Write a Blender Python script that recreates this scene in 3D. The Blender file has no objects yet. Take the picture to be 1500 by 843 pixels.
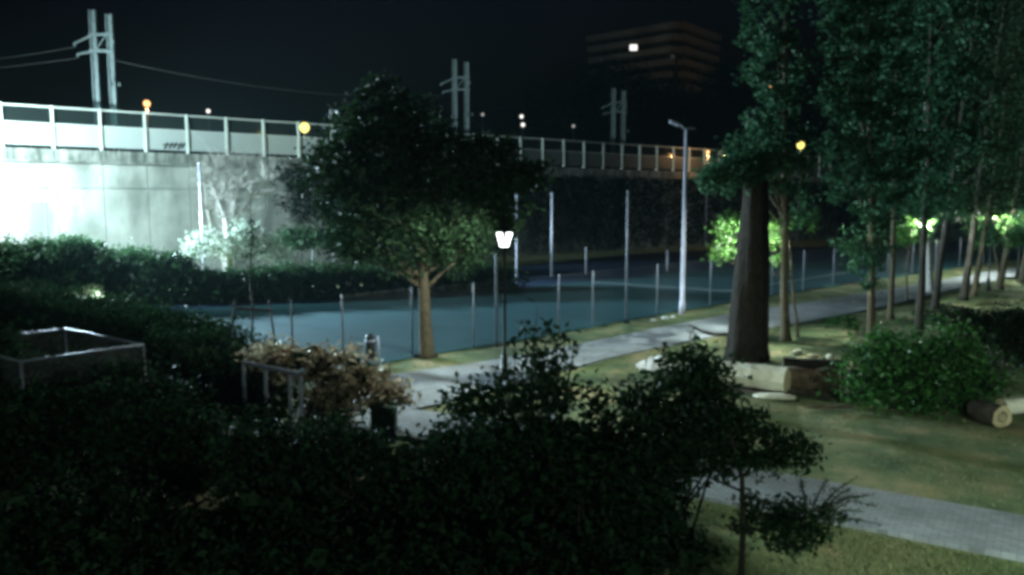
import bpy, math, random
import numpy as np
from mathutils import Vector, Matrix

random.seed(7)
RNG = np.random.default_rng(11)
S = bpy.context.scene
COL = S.collection
R = math.radians

# ------------------------------------------------------------------ camera, world, exposure
CAM_H = 5.7
F_PX = 1150.0            # focal length in pixels of the 1500 x 843 photograph
PITCH = math.atan(126.5 / F_PX)
cam_d = bpy.data.cameras.new("camera")
cam_d.sensor_fit = 'HORIZONTAL'
cam_d.sensor_width = 36.0
cam_d.lens = 36.0 * F_PX / 1500.0
cam_d.clip_start = 0.1
cam_d.clip_end = 6000
cam = bpy.data.objects.new("camera", cam_d)
COL.objects.link(cam)
cam.location = (0, 0, CAM_H)
cam.rotation_euler = (R(90) - PITCH, 0, 0)
S.camera = cam

w = bpy.data.worlds.new("World")
S.world = w
w.use_nodes = True
wn = w.node_tree
bg = wn.nodes['Background']
sky = wn.nodes.new('ShaderNodeTexSky')
sky.sky_type = 'NISHITA'
sky.sun_disc = False
sky.sun_elevation = R(-3.0)
sky.sun_rotation = R(200)
sky.air_density = 1.0
sky.dust_density = 2.0
tint = wn.nodes.new('ShaderNodeMix')
tint.data_type = 'RGBA'
tint.blend_type = 'MULTIPLY'
tint.inputs[0].default_value = 1.0
tint.inputs[7].default_value = (0.55, 0.85, 2.1, 1)
wn.links.new(sky.outputs['Color'], tint.inputs[6])
wn.links.new(tint.outputs[2], bg.inputs['Color'])
bg.inputs['Strength'].default_value = 0.045

S.view_settings.view_transform = 'Standard'
S.view_settings.look = 'None'
S.view_settings.exposure = 0.0
S.view_settings.gamma = 1.0
S.view_settings.use_curve_mapping = False
S.render.engine = 'CYCLES'
S.cycles.use_denoising = True
try:
    S.cycles.denoiser = 'OPENIMAGEDENOISE'
except Exception:
    pass
S.cycles.filter_width = 3.8
S.cycles.max_bounces = 4
S.cycles.diffuse_bounces = 2
S.cycles.glossy_bounces = 2
S.cycles.transmission_bounces = 3
S.cycles.transparent_max_bounces = 10
S.cycles.sample_clamp_indirect = 2.0
S.cycles.caustics_reflective = False
S.cycles.caustics_refractive = False

# ------------------------------------------------------------------ pixel -> world helpers
CP, SP = math.cos(PITCH), math.sin(PITCH)
def ray(px, py):
    a, b = (px - 750.0) / F_PX, (421.5 - py) / F_PX
    return np.array([a, CP + b * SP, -SP + b * CP])
def at(px, py, z=0.0):
    d = ray(px, py)
    t = (z - CAM_H) / d[2]
    return np.array([d[0] * t, d[1] * t, z])
def P(px, py, depth):
    d = ray(px, py)
    t = depth / d[1]
    return np.array([d[0] * t, depth, CAM_H + d[2] * t])
def base_depth(px, py):
    return at(px, py)[1]

# ------------------------------------------------------------------ mesh helpers
class MB:
    def __init__(self):
        self.v, self.f, self.m = [], [], []
        self.n = 0
    def add(self, V, Fs, mi=0):
        V = np.asarray(V, float)
        self.v.append(V)
        self.f += [tuple(i + self.n for i in f) for f in Fs]
        self.m += [mi] * len(Fs)
        self.n += len(V)
        return self
    def box(self, c, s, rot=None, mi=0):
        x, y, z = s[0] / 2, s[1] / 2, s[2] / 2
        V = np.array([[-x,-y,-z],[x,-y,-z],[x,y,-z],[-x,y,-z],[-x,-y,z],[x,-y,z],[x,y,z],[-x,y,z]])
        if rot is not None:
            V = V @ np.array(rot).T
        V = V + np.asarray(c, float)
        return self.add(V, [(3,2,1,0),(4,5,6,7),(0,1,5,4),(1,2,6,5),(2,3,7,6),(3,0,4,7)], mi)
    def bar(self, a, b, wid, dep=None, mi=0):
        """rectangular bar from a to b"""
        a, b = np.asarray(a, float), np.asarray(b, float)
        d = b - a
        L = np.linalg.norm(d)
        d = d / L
        up = np.array([0, 0, 1.0]) if abs(d[2]) < 0.95 else np.array([1.0, 0, 0])
        s = np.cross(d, up); s /= np.linalg.norm(s)
        u = np.cross(s, d)
        rot = np.stack([s, d, u], axis=1)
        return self.box((a + b) / 2, (wid, L, dep or wid), rot, mi)
    def tube(self, pts, rad, n=7, cap=True, mi=0, jit=0.0):
        pts = np.asarray(pts, float)
        k = len(pts)
        rad = np.broadcast_to(np.asarray(rad, float), (k,)) if np.ndim(rad) else np.full(k, float(rad))
        V = []
        ref = None
        for i in range(k):
            d = pts[min(i + 1, k - 1)] - pts[max(i - 1, 0)]
            d = d / (np.linalg.norm(d) + 1e-9)
            if ref is None:
                up = np.array([0, 0, 1.0]) if abs(d[2]) < 0.9 else np.array([1.0, 0, 0])
                ref = np.cross(d, up)
            ref = ref - d * np.dot(ref, d)
            ref /= np.linalg.norm(ref) + 1e-9
            s2 = np.cross(d, ref)
            for j in range(n):
                a = 2 * math.pi * j / n
                r = rad[i] * (1 + (random.uniform(-jit, jit) if jit else 0))
                V.append(pts[i] + (ref * math.cos(a) + s2 * math.sin(a)) * r)
        Fs = []
        for i in range(k - 1):
            for j in range(n):
                j2 = (j + 1) % n
                Fs.append((i*n + j, i*n + j2, (i+1)*n + j2, (i+1)*n + j))
        if cap:
            Fs.append(tuple(range(n - 1, -1, -1)))
            Fs.append(tuple((k-1)*n + j for j in range(n)))
        return self.add(V, Fs, mi)
    def lathe(self, prof, n=16, c=(0, 0, 0), mi=0):
        return self.tube([(c[0], c[1], c[2] + z) for r, z in prof], [r for r, z in prof], n, True, mi)
    def mesh(self, name, mats, smooth=False):
        me = bpy.data.meshes.new(name)
        V = np.concatenate(self.v)
        me.from_pydata(V.tolist(), [], self.f)
        if not isinstance(mats, (list, tuple)):
            mats = [mats]
        for m in mats:
            me.materials.append(m)
        if len(mats) > 1:
            me.polygons.foreach_set('material_index', np.array(self.m, dtype=np.int32))
        if smooth:
            me.polygons.foreach_set('use_smooth', np.ones(len(me.polygons), dtype=bool))
        me.update()
        return me
    def obj(self, name, mats, parent=None, smooth=False):
        o = bpy.data.objects.new(name, self.mesh(name, mats, smooth))
        COL.objects.link(o)
        if parent is not None:
            o.parent = parent
        return o

def empty(name, loc, label, cat, group=None, rz=0.0):
    o = bpy.data.objects.new(name, None)
    o.empty_display_size = 0.2
    COL.objects.link(o)
    o.location = tuple(loc)
    o.rotation_euler = (0, 0, rz)
    return tag(o, label, cat, group)
def tag(o, label, cat, group=None):
    o['label'] = label
    o['category'] = cat
    if group:
        o['group'] = group
    return o
def struct(o, kind='structure'):
    o['kind'] = kind
    return o
def stuff(o):
    o['kind'] = 'stuff'
    return o
def inst(me, name, parent, loc=(0, 0, 0), rz=0.0):
    o = bpy.data.objects.new(name, me)
    COL.objects.link(o)
    o.parent = parent
    o.location = tuple(loc)
    o.rotation_euler = (0, 0, rz)
    return o
def copy_tree(o, parent=None):
    c = o.copy()
    COL.objects.link(c)
    if parent is not None:
        c.parent = parent
    for ch in list(o.children):
        copy_tree(ch, c)
    return c

# ------------------------------------------------------------------ materials
def new_mat(name):
    m = bpy.data.materials.new(name)
    m.use_nodes = True
    nt = m.node_tree
    return m, nt, nt.nodes['Principled BSDF']
def surf(name, c1, c2=None, scale=3.0, rough=0.85, bump=0.0, bscale=40.0, metal=0.0, c3=None, detail=6.0, spec=0.3):
    """noise mottled surface between two (or three) colours, with fine relief"""
    m, nt, b = new_mat(name)
    b.inputs['Roughness'].default_value = rough
    b.inputs['Metallic'].default_value = metal
    b.inputs['Specular IOR Level'].default_value = spec
    tc = nt.nodes.new('ShaderNodeTexCoord')
    if c2 is None:
        c2 = tuple(x * 0.75 for x in c1)
    n = nt.nodes.new('ShaderNodeTexNoise')
    n.inputs['Scale'].default_value = scale
    n.inputs['Detail'].default_value = detail
    n.inputs['Roughness'].default_value = 0.65
    nt.links.new(tc.outputs['Object'], n.inputs['Vector'])
    r = nt.nodes.new('ShaderNodeValToRGB')
    r.color_ramp.elements[0].position = 0.35
    r.color_ramp.elements[1].position = 0.65
    r.color_ramp.elements[0].color = (*c1, 1)
    r.color_ramp.elements[1].color = (*c2, 1)
    if c3 is not None:
        e = r.color_ramp.elements.new(0.5)
        e.color = (*c3, 1)
    nt.links.new(n.outputs['Fac'], r.inputs['Fac'])
    nt.links.new(r.outputs['Color'], b.inputs['Base Color'])
    if bump:
        n2 = nt.nodes.new('ShaderNodeTexNoise')
        n2.inputs['Scale'].default_value = bscale
        n2.inputs['Detail'].default_value = 4
        nt.links.new(tc.outputs['Object'], n2.inputs['Vector'])
        bp = nt.nodes.new('ShaderNodeBump')
        bp.inputs['Strength'].default_value = bump
        bp.inputs['Distance'].default_value = 0.05
        nt.links.new(n2.outputs['Fac'], bp.inputs['Height'])
        nt.links.new(bp.outputs['Normal'], b.inputs['Normal'])
    return m
def leaf_mat(name, dark, light, rough=0.45, trans=0.35, spec=0.35, extra=None):
    m, nt, b = new_mat(name)
    a = nt.nodes.new('ShaderNodeAttribute')
    a.attribute_name = 'rnd'
    r = nt.nodes.new('ShaderNodeValToRGB')
    r.color_ramp.elements[0].color = (*dark, 1)
    r.color_ramp.elements[1].color = (*light, 1)
    if extra is not None:
        e = r.color_ramp.elements.new(0.9)
        e.color = (*light, 1)
        r.color_ramp.elements[-1].color = (*extra, 1)
    nt.links.new(a.outputs['Fac'], r.inputs['Fac'])
    nt.links.new(r.outputs['Color'], b.inputs['Base Color'])
    b.inputs['Roughness'].default_value = rough
    b.inputs['Specular IOR Level'].default_value = spec
    t = nt.nodes.new('ShaderNodeBsdfTranslucent')
    nt.links.new(r.outputs['Color'], t.inputs['Color'])
    mx = nt.nodes.new('ShaderNodeMixShader')
    mx.inputs[0].default_value = trans
    out = nt.nodes['Material Output']
    nt.links.new(b.outputs[0], mx.inputs[1])
    nt.links.new(t.outputs[0], mx.inputs[2])
    nt.links.new(mx.outputs[0], out.inputs['Surface'])
    return m
def glow(name, col, strength, clear=False):
    m, nt, b = new_mat(name)
    nt.nodes.remove(b)
    e = nt.nodes.new('ShaderNodeEmission')
    e.inputs['Color'].default_value = (*col, 1)
    e.inputs['Strength'].default_value = strength
    out = nt.nodes['Material Output']
    if clear:
        t = nt.nodes.new('ShaderNodeBsdfTransparent')
        ad = nt.nodes.new('ShaderNodeAddShader')
        nt.links.new(e.outputs[0], ad.inputs[0])
        nt.links.new(t.outputs[0], ad.inputs[1])
        nt.links.new(ad.outputs[0], out.inputs['Surface'])
    else:
        nt.links.new(e.outputs[0], out.inputs['Surface'])
    return m
def glass_mat(name, tint, refl=0.08):
    m, nt, b = new_mat(name)
    nt.nodes.remove(b)
    t = nt.nodes.new('ShaderNodeBsdfTransparent')
    t.inputs['Color'].default_value = (*tint, 1)
    g = nt.nodes.new('ShaderNodeBsdfGlossy')
    g.inputs['Roughness'].default_value = 0.12
    d = nt.nodes.new('ShaderNodeBsdfDiffuse')
    d.inputs['Color'].default_value = (0.25, 0.32, 0.32, 1)
    mx = nt.nodes.new('ShaderNodeMixShader'); mx.inputs[0].default_value = refl
    mx2 = nt.nodes.new('ShaderNodeMixShader'); mx2.inputs[0].default_value = 0.04
    nt.links.new(t.outputs[0], mx.inputs[1]); nt.links.new(g.outputs[0], mx.inputs[2])
    nt.links.new(mx.outputs[0], mx2.inputs[1]); nt.links.new(d.outputs[0], mx2.inputs[2])
    nt.links.new(mx2.outputs[0], nt.nodes['Material Output'].inputs['Surface'])
    return m

M = {}
M['grass'] = surf('park_grass', (0.045, 0.085, 0.035), (0.29, 0.24, 0.13), scale=0.5, rough=0.95, bump=0.6, bscale=9, c3=(0.12, 0.155, 0.068), detail=9)
M['path'] = surf('path_concrete', (0.29, 0.32, 0.345), (0.19, 0.205, 0.22), scale=0.7, rough=0.9, bump=0.25, bscale=14, detail=9)
_nt = M['path'].node_tree
_b = _nt.nodes['Principled BSDF']
_src = _b.inputs['Base Color'].links[0].from_socket
_tc = _nt.nodes.new('ShaderNodeTexCoord')
_mp = _nt.nodes.new('ShaderNodeMapping')
_mp.inputs['Rotation'].default_value = (0, 0, 0.6)
_br = _nt.nodes.new('ShaderNodeTexBrick')
_br.inputs['Color1'].default_value = (1, 1, 1, 1)
_br.inputs['Color2'].default_value = (0.70, 0.71, 0.72, 1)
_br.inputs['Mortar'].default_value = (0.42, 0.43, 0.42, 1)
_br.inputs['Scale'].default_value = 2.2
_br.inputs['Mortar Size'].default_value = 0.018
_mx = _nt.nodes.new('ShaderNodeMix'); _mx.data_type = 'RGBA'; _mx.blend_type = 'MULTIPLY'; _mx.inputs[0].default_value = 0.75
_nt.links.new(_tc.outputs['Object'], _mp.inputs['Vector'])
_nt.links.new(_mp.outputs['Vector'], _br.inputs['Vector'])
_nt.links.new(_src, _mx.inputs[6])
_nt.links.new(_br.outputs['Color'], _mx.inputs[7])
_nt.links.new(_mx.outputs[2], _b.inputs['Base Color'])
M['court'] = surf('court_paint', (0.024, 0.080, 0.098), (0.018, 0.062, 0.078), scale=0.35, rough=0.92, bump=0.08, bscale=60, detail=8, spec=0.1)
M['court_blue'] = surf('blue_court_paint', (0.016, 0.035, 0.085), (0.012, 0.026, 0.065), scale=0.35, rough=0.92, spec=0.1)
M['line'] = surf('line_paint', (0.6, 0.62, 0.6), (0.4, 0.42, 0.42), scale=4)
M['hill'] = surf('hill_scrub', (0.03, 0.035, 0.02), (0.02, 0.025, 0.015), scale=0.05, rough=1.0)
M['concrete'] = surf('wall_concrete', (0.40, 0.41, 0.39), (0.31, 0.32, 0.31), scale=0.45, rough=0.9, bump=0.15, bscale=12, detail=10)
M['ledge'] = surf('stained_ledge', (0.36, 0.37, 0.35), (0.17, 0.18, 0.17), scale=0.9, rough=0.9, bump=0.2, bscale=10, detail=10)
def streaks(m, dark, sx, sz, lo_, hi_):
    """vertical run-off stains that belong to the concrete itself"""
    nt = m.node_tree
    b = nt.nodes['Principled BSDF']
    src = b.inputs['Base Color'].links[0].from_socket
    tc = nt.nodes.new('ShaderNodeTexCoord')
    mp = nt.nodes.new('ShaderNodeMapping')
    mp.inputs['Scale'].default_value = (sx, sx, sz)
    g = nt.nodes.new('ShaderNodeNewGeometry')
    n = nt.nodes.new('ShaderNodeTexNoise'); n.inputs['Scale'].default_value = 1.0; n.inputs['Detail'].default_value = 5
    r = nt.nodes.new('ShaderNodeValToRGB')
    r.color_ramp.elements[0].position = lo_; r.color_ramp.elements[0].color = (dark, dark * 1.02, dark, 1)
    r.color_ramp.elements[1].position = hi_; r.color_ramp.elements[1].color = (1, 1, 1, 1)
    mx = nt.nodes.new('ShaderNodeMix'); mx.data_type = 'RGBA'; mx.blend_type = 'MULTIPLY'; mx.inputs[0].default_value = 1.0
    nt.links.new(g.outputs['Position'], mp.inputs['Vector'])
    nt.links.new(mp.outputs['Vector'], n.inputs['Vector'])
    nt.links.new(n.outputs['Fac'], r.inputs['Fac'])
    nt.links.new(src, mx.inputs[6]); nt.links.new(r.outputs['Color'], mx.inputs[7])
    nt.links.new(mx.outputs[2], b.inputs['Base Color'])
streaks(M['concrete'], 0.50, 0.55, 0.22, 0.38, 0.62)
streaks(M['ledge'], 0.35, 2.2, 0.3, 0.36, 0.60)
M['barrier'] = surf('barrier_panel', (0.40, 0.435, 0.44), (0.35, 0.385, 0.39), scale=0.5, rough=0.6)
M['barrier_dark'] = surf('dark_panel', (0.12, 0.135, 0.135), (0.08, 0.09, 0.09), scale=0.8, rough=0.5)  # darker panel tone for the right-hand bays of the barrier
M['bpost'] = surf('barrier_steel', (0.66, 0.70, 0.68), (0.58, 0.62, 0.60), scale=1.0, rough=0.5)
M['pane'] = glass_mat('barrier_glass', (0.62, 0.70, 0.70))
M['steel'] = surf('galvanised_steel', (0.19, 0.20, 0.24), (0.13, 0.14, 0.17), scale=3, rough=0.5, metal=0.25)
M['steel_pale'] = surf('pale_galvanised_steel', (0.40, 0.41, 0.50), (0.30, 0.31, 0.39), scale=3, rough=0.5, metal=0.2)
M['mast'] = surf('mast_steel', (0.145, 0.18, 0.19), (0.10, 0.125, 0.135), scale=2, rough=0.6)
M['wire'] = surf('wire_metal', (0.13, 0.135, 0.14), (0.09, 0.095, 0.10), scale=4, rough=0.5, metal=0.3)
M['black'] = surf('black_iron', (0.012, 0.014, 0.013), (0.02, 0.022, 0.02), scale=8, rough=0.45)
M['bark'] = surf('bark', (0.11, 0.088, 0.052), (0.045, 0.037, 0.024), scale=9, rough=0.95, bump=0.9, bscale=18)
M['bark_grey'] = surf('bark_grey', (0.019, 0.015, 0.010), (0.006, 0.005, 0.003), scale=5, rough=0.95, bump=0.9, bscale=12)
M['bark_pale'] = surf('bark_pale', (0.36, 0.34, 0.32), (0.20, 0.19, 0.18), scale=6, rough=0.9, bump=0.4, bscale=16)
M['bark_dark'] = surf('bark_dark', (0.05, 0.043, 0.033), (0.025, 0.022, 0.018), scale=8, rough=0.95, bump=0.7, bscale=18)
M['cutwood'] = surf('cut_wood', (0.50, 0.44, 0.28), (0.34, 0.28, 0.16), scale=4, rough=0.85, bump=0.3, bscale=20)
M['strip'] = surf('stripped_wood', (0.80, 0.79, 0.66), (0.58, 0.56, 0.44), scale=3, rough=0.8, bump=0.35, bscale=12)
M['rotten'] = surf('brown_wood', (0.10, 0.07, 0.042), (0.04, 0.03, 0.02), scale=4, rough=0.95, bump=0.8, bscale=12)
M['white'] = surf('white_plastic', (0.75, 0.77, 0.78), (0.6, 0.62, 0.64), scale=5, rough=0.5)
M['greenbox'] = surf('green_paint', (0.09, 0.16, 0.11), (0.06, 0.12, 0.08), scale=6, rough=0.6)
M['soil'] = surf('soil_shadow', (0.10, 0.075, 0.05), (0.06, 0.045, 0.03), scale=3, rough=1.0, bump=0.6, bscale=14)  # soil brown that also carries the painted shadow under the log
M['plaster'] = surf('building_plaster', (0.38, 0.33, 0.26), (0.30, 0.26, 0.20), scale=0.3, rough=0.9)
M['shaded_recess'] = surf('recess_shade', (0.07, 0.055, 0.04), (0.05, 0.04, 0.03), scale=0.3, rough=0.9)  # wall colour darkened to stand for shade between the balcony bands
M['darkglass'] = surf('dark_window', (0.02, 0.022, 0.025), (0.03, 0.03, 0.035), scale=0.4, rough=0.15, spec=0.5)
M['graffiti'] = surf('black_spray', (0.01, 0.01, 0.012), (0.02, 0.02, 0.022), scale=5, rough=0.6)
M['leaf_tree'] = leaf_mat('leaf_tree', (0.011, 0.028, 0.012), (0.032, 0.066, 0.026), rough=.6, trans=.25, spec=.2)
M['leaf_poplar'] = leaf_mat('leaf_poplar', (0.014, 0.050, 0.028), (0.052, 0.14, 0.065), spec=.2, rough=.6)
M['leaf_hedge'] = leaf_mat('leaf_hedge', (0.009, 0.026, 0.012), (0.030, 0.068, 0.026), rough=.85, spec=.06, trans=.25)
M['leaf_gloss'] = leaf_mat('leaf_glossy', (0.009, 0.024, 0.011), (0.032, 0.065, 0.025), rough=0.5, trans=0.2, spec=0.16)
M['leaf_dark'] = leaf_mat('leaf_dark', (0.009, 0.024, 0.011), (0.028, 0.062, 0.026), rough=0.6, trans=0.2, spec=0.1)
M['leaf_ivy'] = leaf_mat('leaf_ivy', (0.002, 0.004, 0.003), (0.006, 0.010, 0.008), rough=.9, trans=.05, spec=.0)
M['leaf_brush'] = leaf_mat('leaf_brush', (0.013, 0.05, 0.013), (0.05, 0.155, 0.032), trans=0.35)
M['leaf_dry'] = leaf_mat('leaf_dry', (0.20, 0.15, 0.085), (0.60, 0.52, 0.36), trans=0.35, extra=(0.26, 0.09, 0.05))
M['leaf_rust'] = leaf_mat('leaf_rust', (0.014, 0.028, 0.014), (0.04, 0.055, 0.025), trans=0.2, extra=(0.08, 0.035, 0.02))
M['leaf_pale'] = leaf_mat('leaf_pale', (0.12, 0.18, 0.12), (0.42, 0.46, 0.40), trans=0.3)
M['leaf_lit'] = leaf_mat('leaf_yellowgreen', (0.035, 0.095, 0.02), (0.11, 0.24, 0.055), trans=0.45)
M['blade'] = leaf_mat('grass_blade', (0.08, 0.13, 0.05), (0.25, 0.25, 0.13), rough=0.8, trans=0.3, spec=0.1)
M['litter'] = leaf_mat('fallen_leaf', (0.08, 0.06, 0.03), (0.25, 0.18, 0.09), rough=0.8, trans=0.1, spec=0.1)
M['lampglass'] = glow('lantern_glass', (0.93, 1.0, 0.95), 3.0, clear=True)
M['g_orange'] = glow('sodium_bulb', (1.0, 0.52, 0.2), 2.6)
M['g_yellow'] = glow('yellow_bulb', (1.0, 0.85, 0.22), 2.2)
M['g_white'] = glow('white_bulb', (1.0, 0.97, 0.9), 1.6)
M['g_dim'] = glow('dim_bulb', (0.8, 0.8, 0.75), 0.5)
M['g_cold'] = glow('cold_led', (0.8, 1.0, 0.96), 40)
M['g_window'] = glow('lit_window', (1.0, 0.97, 0.9), 1.6)

# ------------------------------------------------------------------ foliage
def leaves(name, C, size, mat, parent, aspect=0.55, fold=0.25, flat=0.5, droop=0.0, out_from=None):
    """one mesh of many small folded leaves centred at C (N,3)"""
    N = len(C)
    nrm = RNG.normal(size=(N, 3))
    nrm[:, 2] = np.abs(nrm[:, 2]) + flat
    if out_from is not None:
        o = C - np.asarray(out_from)
        o /= np.linalg.norm(o, axis=1, keepdims=True) + 1e-9
        nrm = nrm + o * 0.8
    nrm /= np.linalg.norm(nrm, axis=1, keepdims=True)
    d = RNG.normal(size=(N, 3))
    d[:, 2] -= droop
    d -= nrm * np.sum(d * nrm, axis=1, keepdims=True)
    d /= np.linalg.norm(d, axis=1, keepdims=True) + 1e-9
    s = np.cross(nrm, d)
    L = size * RNG.uniform(0.6, 1.3, size=(N, 1))
    W = L * aspect * 0.5
    base = C - d * L * 0.5
    tip = C + d * L * 0.5 - nrm * L * 0.12
    l = C + s * W + nrm * W * fold
    r = C - s * W + nrm * W * fold
    V = np.stack([base, r, tip, l], axis=1).reshape(-1, 3)
    idx = np.arange(N * 4, dtype=np.int32).reshape(N, 4)
    tri = np.concatenate([idx[:, [0, 1, 2]], idx[:, [0, 2, 3]]], axis=1).reshape(-1)
    me = bpy.data.meshes.new(name)
    me.vertices.add(N * 4)
    me.vertices.foreach_set('co', V.astype(np.float32).ravel())
    me.loops.add(len(tri))
    me.loops.foreach_set('vertex_index', tri)
    nf = N * 2
    me.polygons.add(nf)
    me.polygons.foreach_set('loop_start', np.arange(0, nf * 3, 3, dtype=np.int32))
    try:
        me.polygons.foreach_set('loop_total', np.full(nf, 3, dtype=np.int32))
    except Exception:
        pass
    a = me.attributes.new('rnd', 'FLOAT', 'POINT')
    a.data.foreach_set('value', np.repeat(RNG.random(N), 4).astype(np.float32))
    me.materials.append(mat)
    me.update(calc_edges=True)
    o = bpy.data.objects.new(name, me)
    COL.objects.link(o)
    if parent is not None:
        o.parent = parent
    o['kind'] = 'stuff'
    return o
def blob_points(blobs, clumps_per_m2, leaves_per, sigma, shell=0.55):
    """blobs: list of (centre, (rx,ry,rz)); leaf clumps spread through each, thicker towards the outside"""
    out = []
    for c, r in blobs:
        r = np.asarray(r, float)
        area = 4 * math.pi * ((r[0]*r[1])**1.6/3 + (r[0]*r[2])**1.6/3 + (r[1]*r[2])**1.6/3) ** (1/1.6)
        n = max(3, int(area * clumps_per_m2))
        u = RNG.normal(size=(n, 3))
        u /= np.linalg.norm(u, axis=1, keepdims=True)
        rad = shell + (1 - shell) * RNG.random((n, 1)) ** 0.6
        rad *= RNG.uniform(0.82, 1.12, size=(n, 1))
        ctr = np.asarray(c) + u * rad * r
        k = RNG.integers(int(leaves_per * 0.5), int(leaves_per * 1.5) + 1, size=n)
        rep = np.repeat(ctr, k, axis=0)
        sg = np.repeat(sigma * RNG.uniform(0.6, 1.4, size=n), k)[:, None]
        out.append(rep + RNG.normal(size=rep.shape) * sg * np.array([1, 1, 0.75]))
    return np.concatenate(out)
def px_blobs(lst, depth, fat=0.9):
    out = []
    for b in lst:
        px, py, rx, ry = b[:4]
        dz = b[4] if len(b) > 4 else 0.0
        dd = depth + dz
        k = dd / F_PX
        out.append((P(px, py, dd), (rx * k, max(rx, ry * 0.6) * k * fat, ry * k)))
    return out
def limb_mesh(base, top, blobs, r0, r1, n=8, mid=5, lean=0.15):
    """tapered trunk with limbs into the crown blobs (world coordinates)"""
    mb = MB()
    base, top = np.asarray(base, float), np.asarray(top, float)
    t = np.linspace(0, 1, mid + 3)
    off = np.cumsum(RNG.normal(size=(len(t), 3)) * lean * 0.3, axis=0) * np.array([1, 1, 0])
    off -= off[0]
    off -= t[:, None] * off[-1]
    pts = base + (top - base) * t[:, None] + off
    rr = r0 + (r1 - r0) * t ** 0.8
    rr[0] *= 1.5
    pts = np.insert(pts, 1, pts[0] + (pts[1] - pts[0]) * 0.12, axis=0)
    rr = np.insert(rr, 1, r0 * 1.12)
    mb.tube(pts, rr, n + 2)
    lb = MB()
    for c, r in blobs:
        c = np.asarray(c)
        k = min(0.93, max(0.3, (c[2] - base[2] - 0.5 * r[2]) / max(0.1, (top[2] - base[2])) - 0.12))
        s = base + (top - base) * k
        i = min(len(t) - 1, int(round(k * (len(t) - 1))))
        s = s + off[i]
        mid_p = (s + c) / 2 + np.array([0, 0, 0.15 * np.linalg.norm(c - s)]) * RNG.uniform(-0.3, 1)
        e = c + (c - s) * 0.15
        rb = max(0.02, (r0 + (r1 - r0) * k) * 0.45)
        lb.tube([s, (s + mid_p) / 2, mid_p, c, e], [rb, rb * .8, rb * .6, rb * .35, rb * .12], 6)
    return mb, lb
def make_tree(name, bpx, bpy_, top_px, blobs, r0, r1, label, group=None, bark='bark', leafm='leaf_tree', leaf=0.16, dens=3.0, per=26, sig=0.28, cat='tree', shell=0.5, extra=0.0):
    b = at(bpx, bpy_)
    d = b[1]
    bl = px_blobs(blobs, d)
    top = P(top_px[0], top_px[1], d)
    root = empty(name, b, label, cat, group)
    inv = -b
    tb, lb = limb_mesh(b, top, bl, r0, r1)
    o = tb.obj('trunk', M[bark], root, True); o.location = tuple(inv)
    o = lb.obj('limb', M[bark], root, True); o.location = tuple(inv); stuff(o)
    C = blob_points(bl, dens, per, sig, shell)
    o = leaves('crown', C, leaf, M[leafm], root); o.location = tuple(inv)
    return root
def make_bush(name, px, py, z_depth, blobs, label, leafm, leaf=0.09, dens=6, per=24, sig=0.16, group=None, shell=0.45, stems=5, cat='bush', aspect=0.55, fat=0.9, inner=3.0):
    """bush whose crown blobs are given in pixels at z_depth; stands on the ground under its first blob"""
    bl = px_blobs(blobs, z_depth, fat)
    b = np.array([bl[0][0][0], z_depth, 0.0])
    root = empty(name, b, label, cat, group)
    C = blob_points(bl, dens, per, sig, shell)
    C = C[C[:, 2] > 0.03]
    o = leaves('foliage', C, leaf, M[leafm], root, aspect=aspect); o.location = tuple(-b)
    if inner:
        q = []
        for c, r in bl:
            vol = 4.2 * r[0] * r[1] * r[2]
            k = int(inner * vol / (leaf * 6) ** 3 * 10)
            u = RNG.normal(size=(k, 3)); u /= np.linalg.norm(u, axis=1, keepdims=True)
            q.append(np.asarray(c) + u * (RNG.random((k, 1)) ** .45 * .9) * np.asarray(r))
        q = np.concatenate(q); q = q[q[:, 2] > .05]
        o = leaves('inner_foliage', q, leaf * 2.4, M['leaf_dark'], root, aspect=.7); o.location = tuple(-b)
    mb = MB()
    for i, (c, r) in enumerate(bl):
        for k in range(max(1, stems // len(bl) + 1)):
            s = np.array([b[0] + random.uniform(-.35, .35) + (c[0] - b[0]) * 0.35, z_depth + random.uniform(-.3, .3), -0.02])
            e = np.asarray(c) + RNG.normal(size=3) * np.asarray(r) * 0.45
            m_ = (s + e) / 2 + RNG.normal(size=3) * 0.12
            mb.tube([s, m_, e], [0.035, 0.022, 0.008], 5)
    o = mb.obj('stem', M['bark_dark'], root, True); o.location = tuple(-b); stuff(o)
    return root

# ------------------------------------------------------------------ ground, court, paths
def sheet(name, poly_rows, mat, z, thick=0.0):
    """strip between two edges given as equal-length lists of ground points"""
    mb = MB()
    A, B = poly_rows
    V = [(p[0], p[1], z) for p in A] + [(p[0], p[1], z) for p in B]
    n = len(A)
    Fs = [(i, i + 1, n + i + 1, n + i) for i in range(n - 1)]
    if thick:
        V += [(p[0], p[1], z - thick) for p in A] + [(p[0], p[1], z - thick) for p in B]
        Fs += [(2*n + i, 2*n + i + 1, i + 1, i) for i in range(n - 1)]
        Fs += [(n + i, n + i + 1, 3*n + i + 1, 3*n + i) for i in range(n - 1)]
    mb.add(V, Fs)
    return struct(mb.obj(name, M[mat]))
def smooth(pts, n=40):
    pts = np.asarray(pts, float)
    d = np.r_[0, np.cumsum(np.linalg.norm(np.diff(pts, axis=0), axis=1))]
    t = np.linspace(0, d[-1], n)
    out = np.stack([np.interp(t, d, pts[:, i]) for i in range(pts.shape[1])], axis=1)
    for _ in range(6):
        out[1:-1] = (out[:-2] + 2 * out[1:-1] + out[2:]) / 4
    return out

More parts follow.
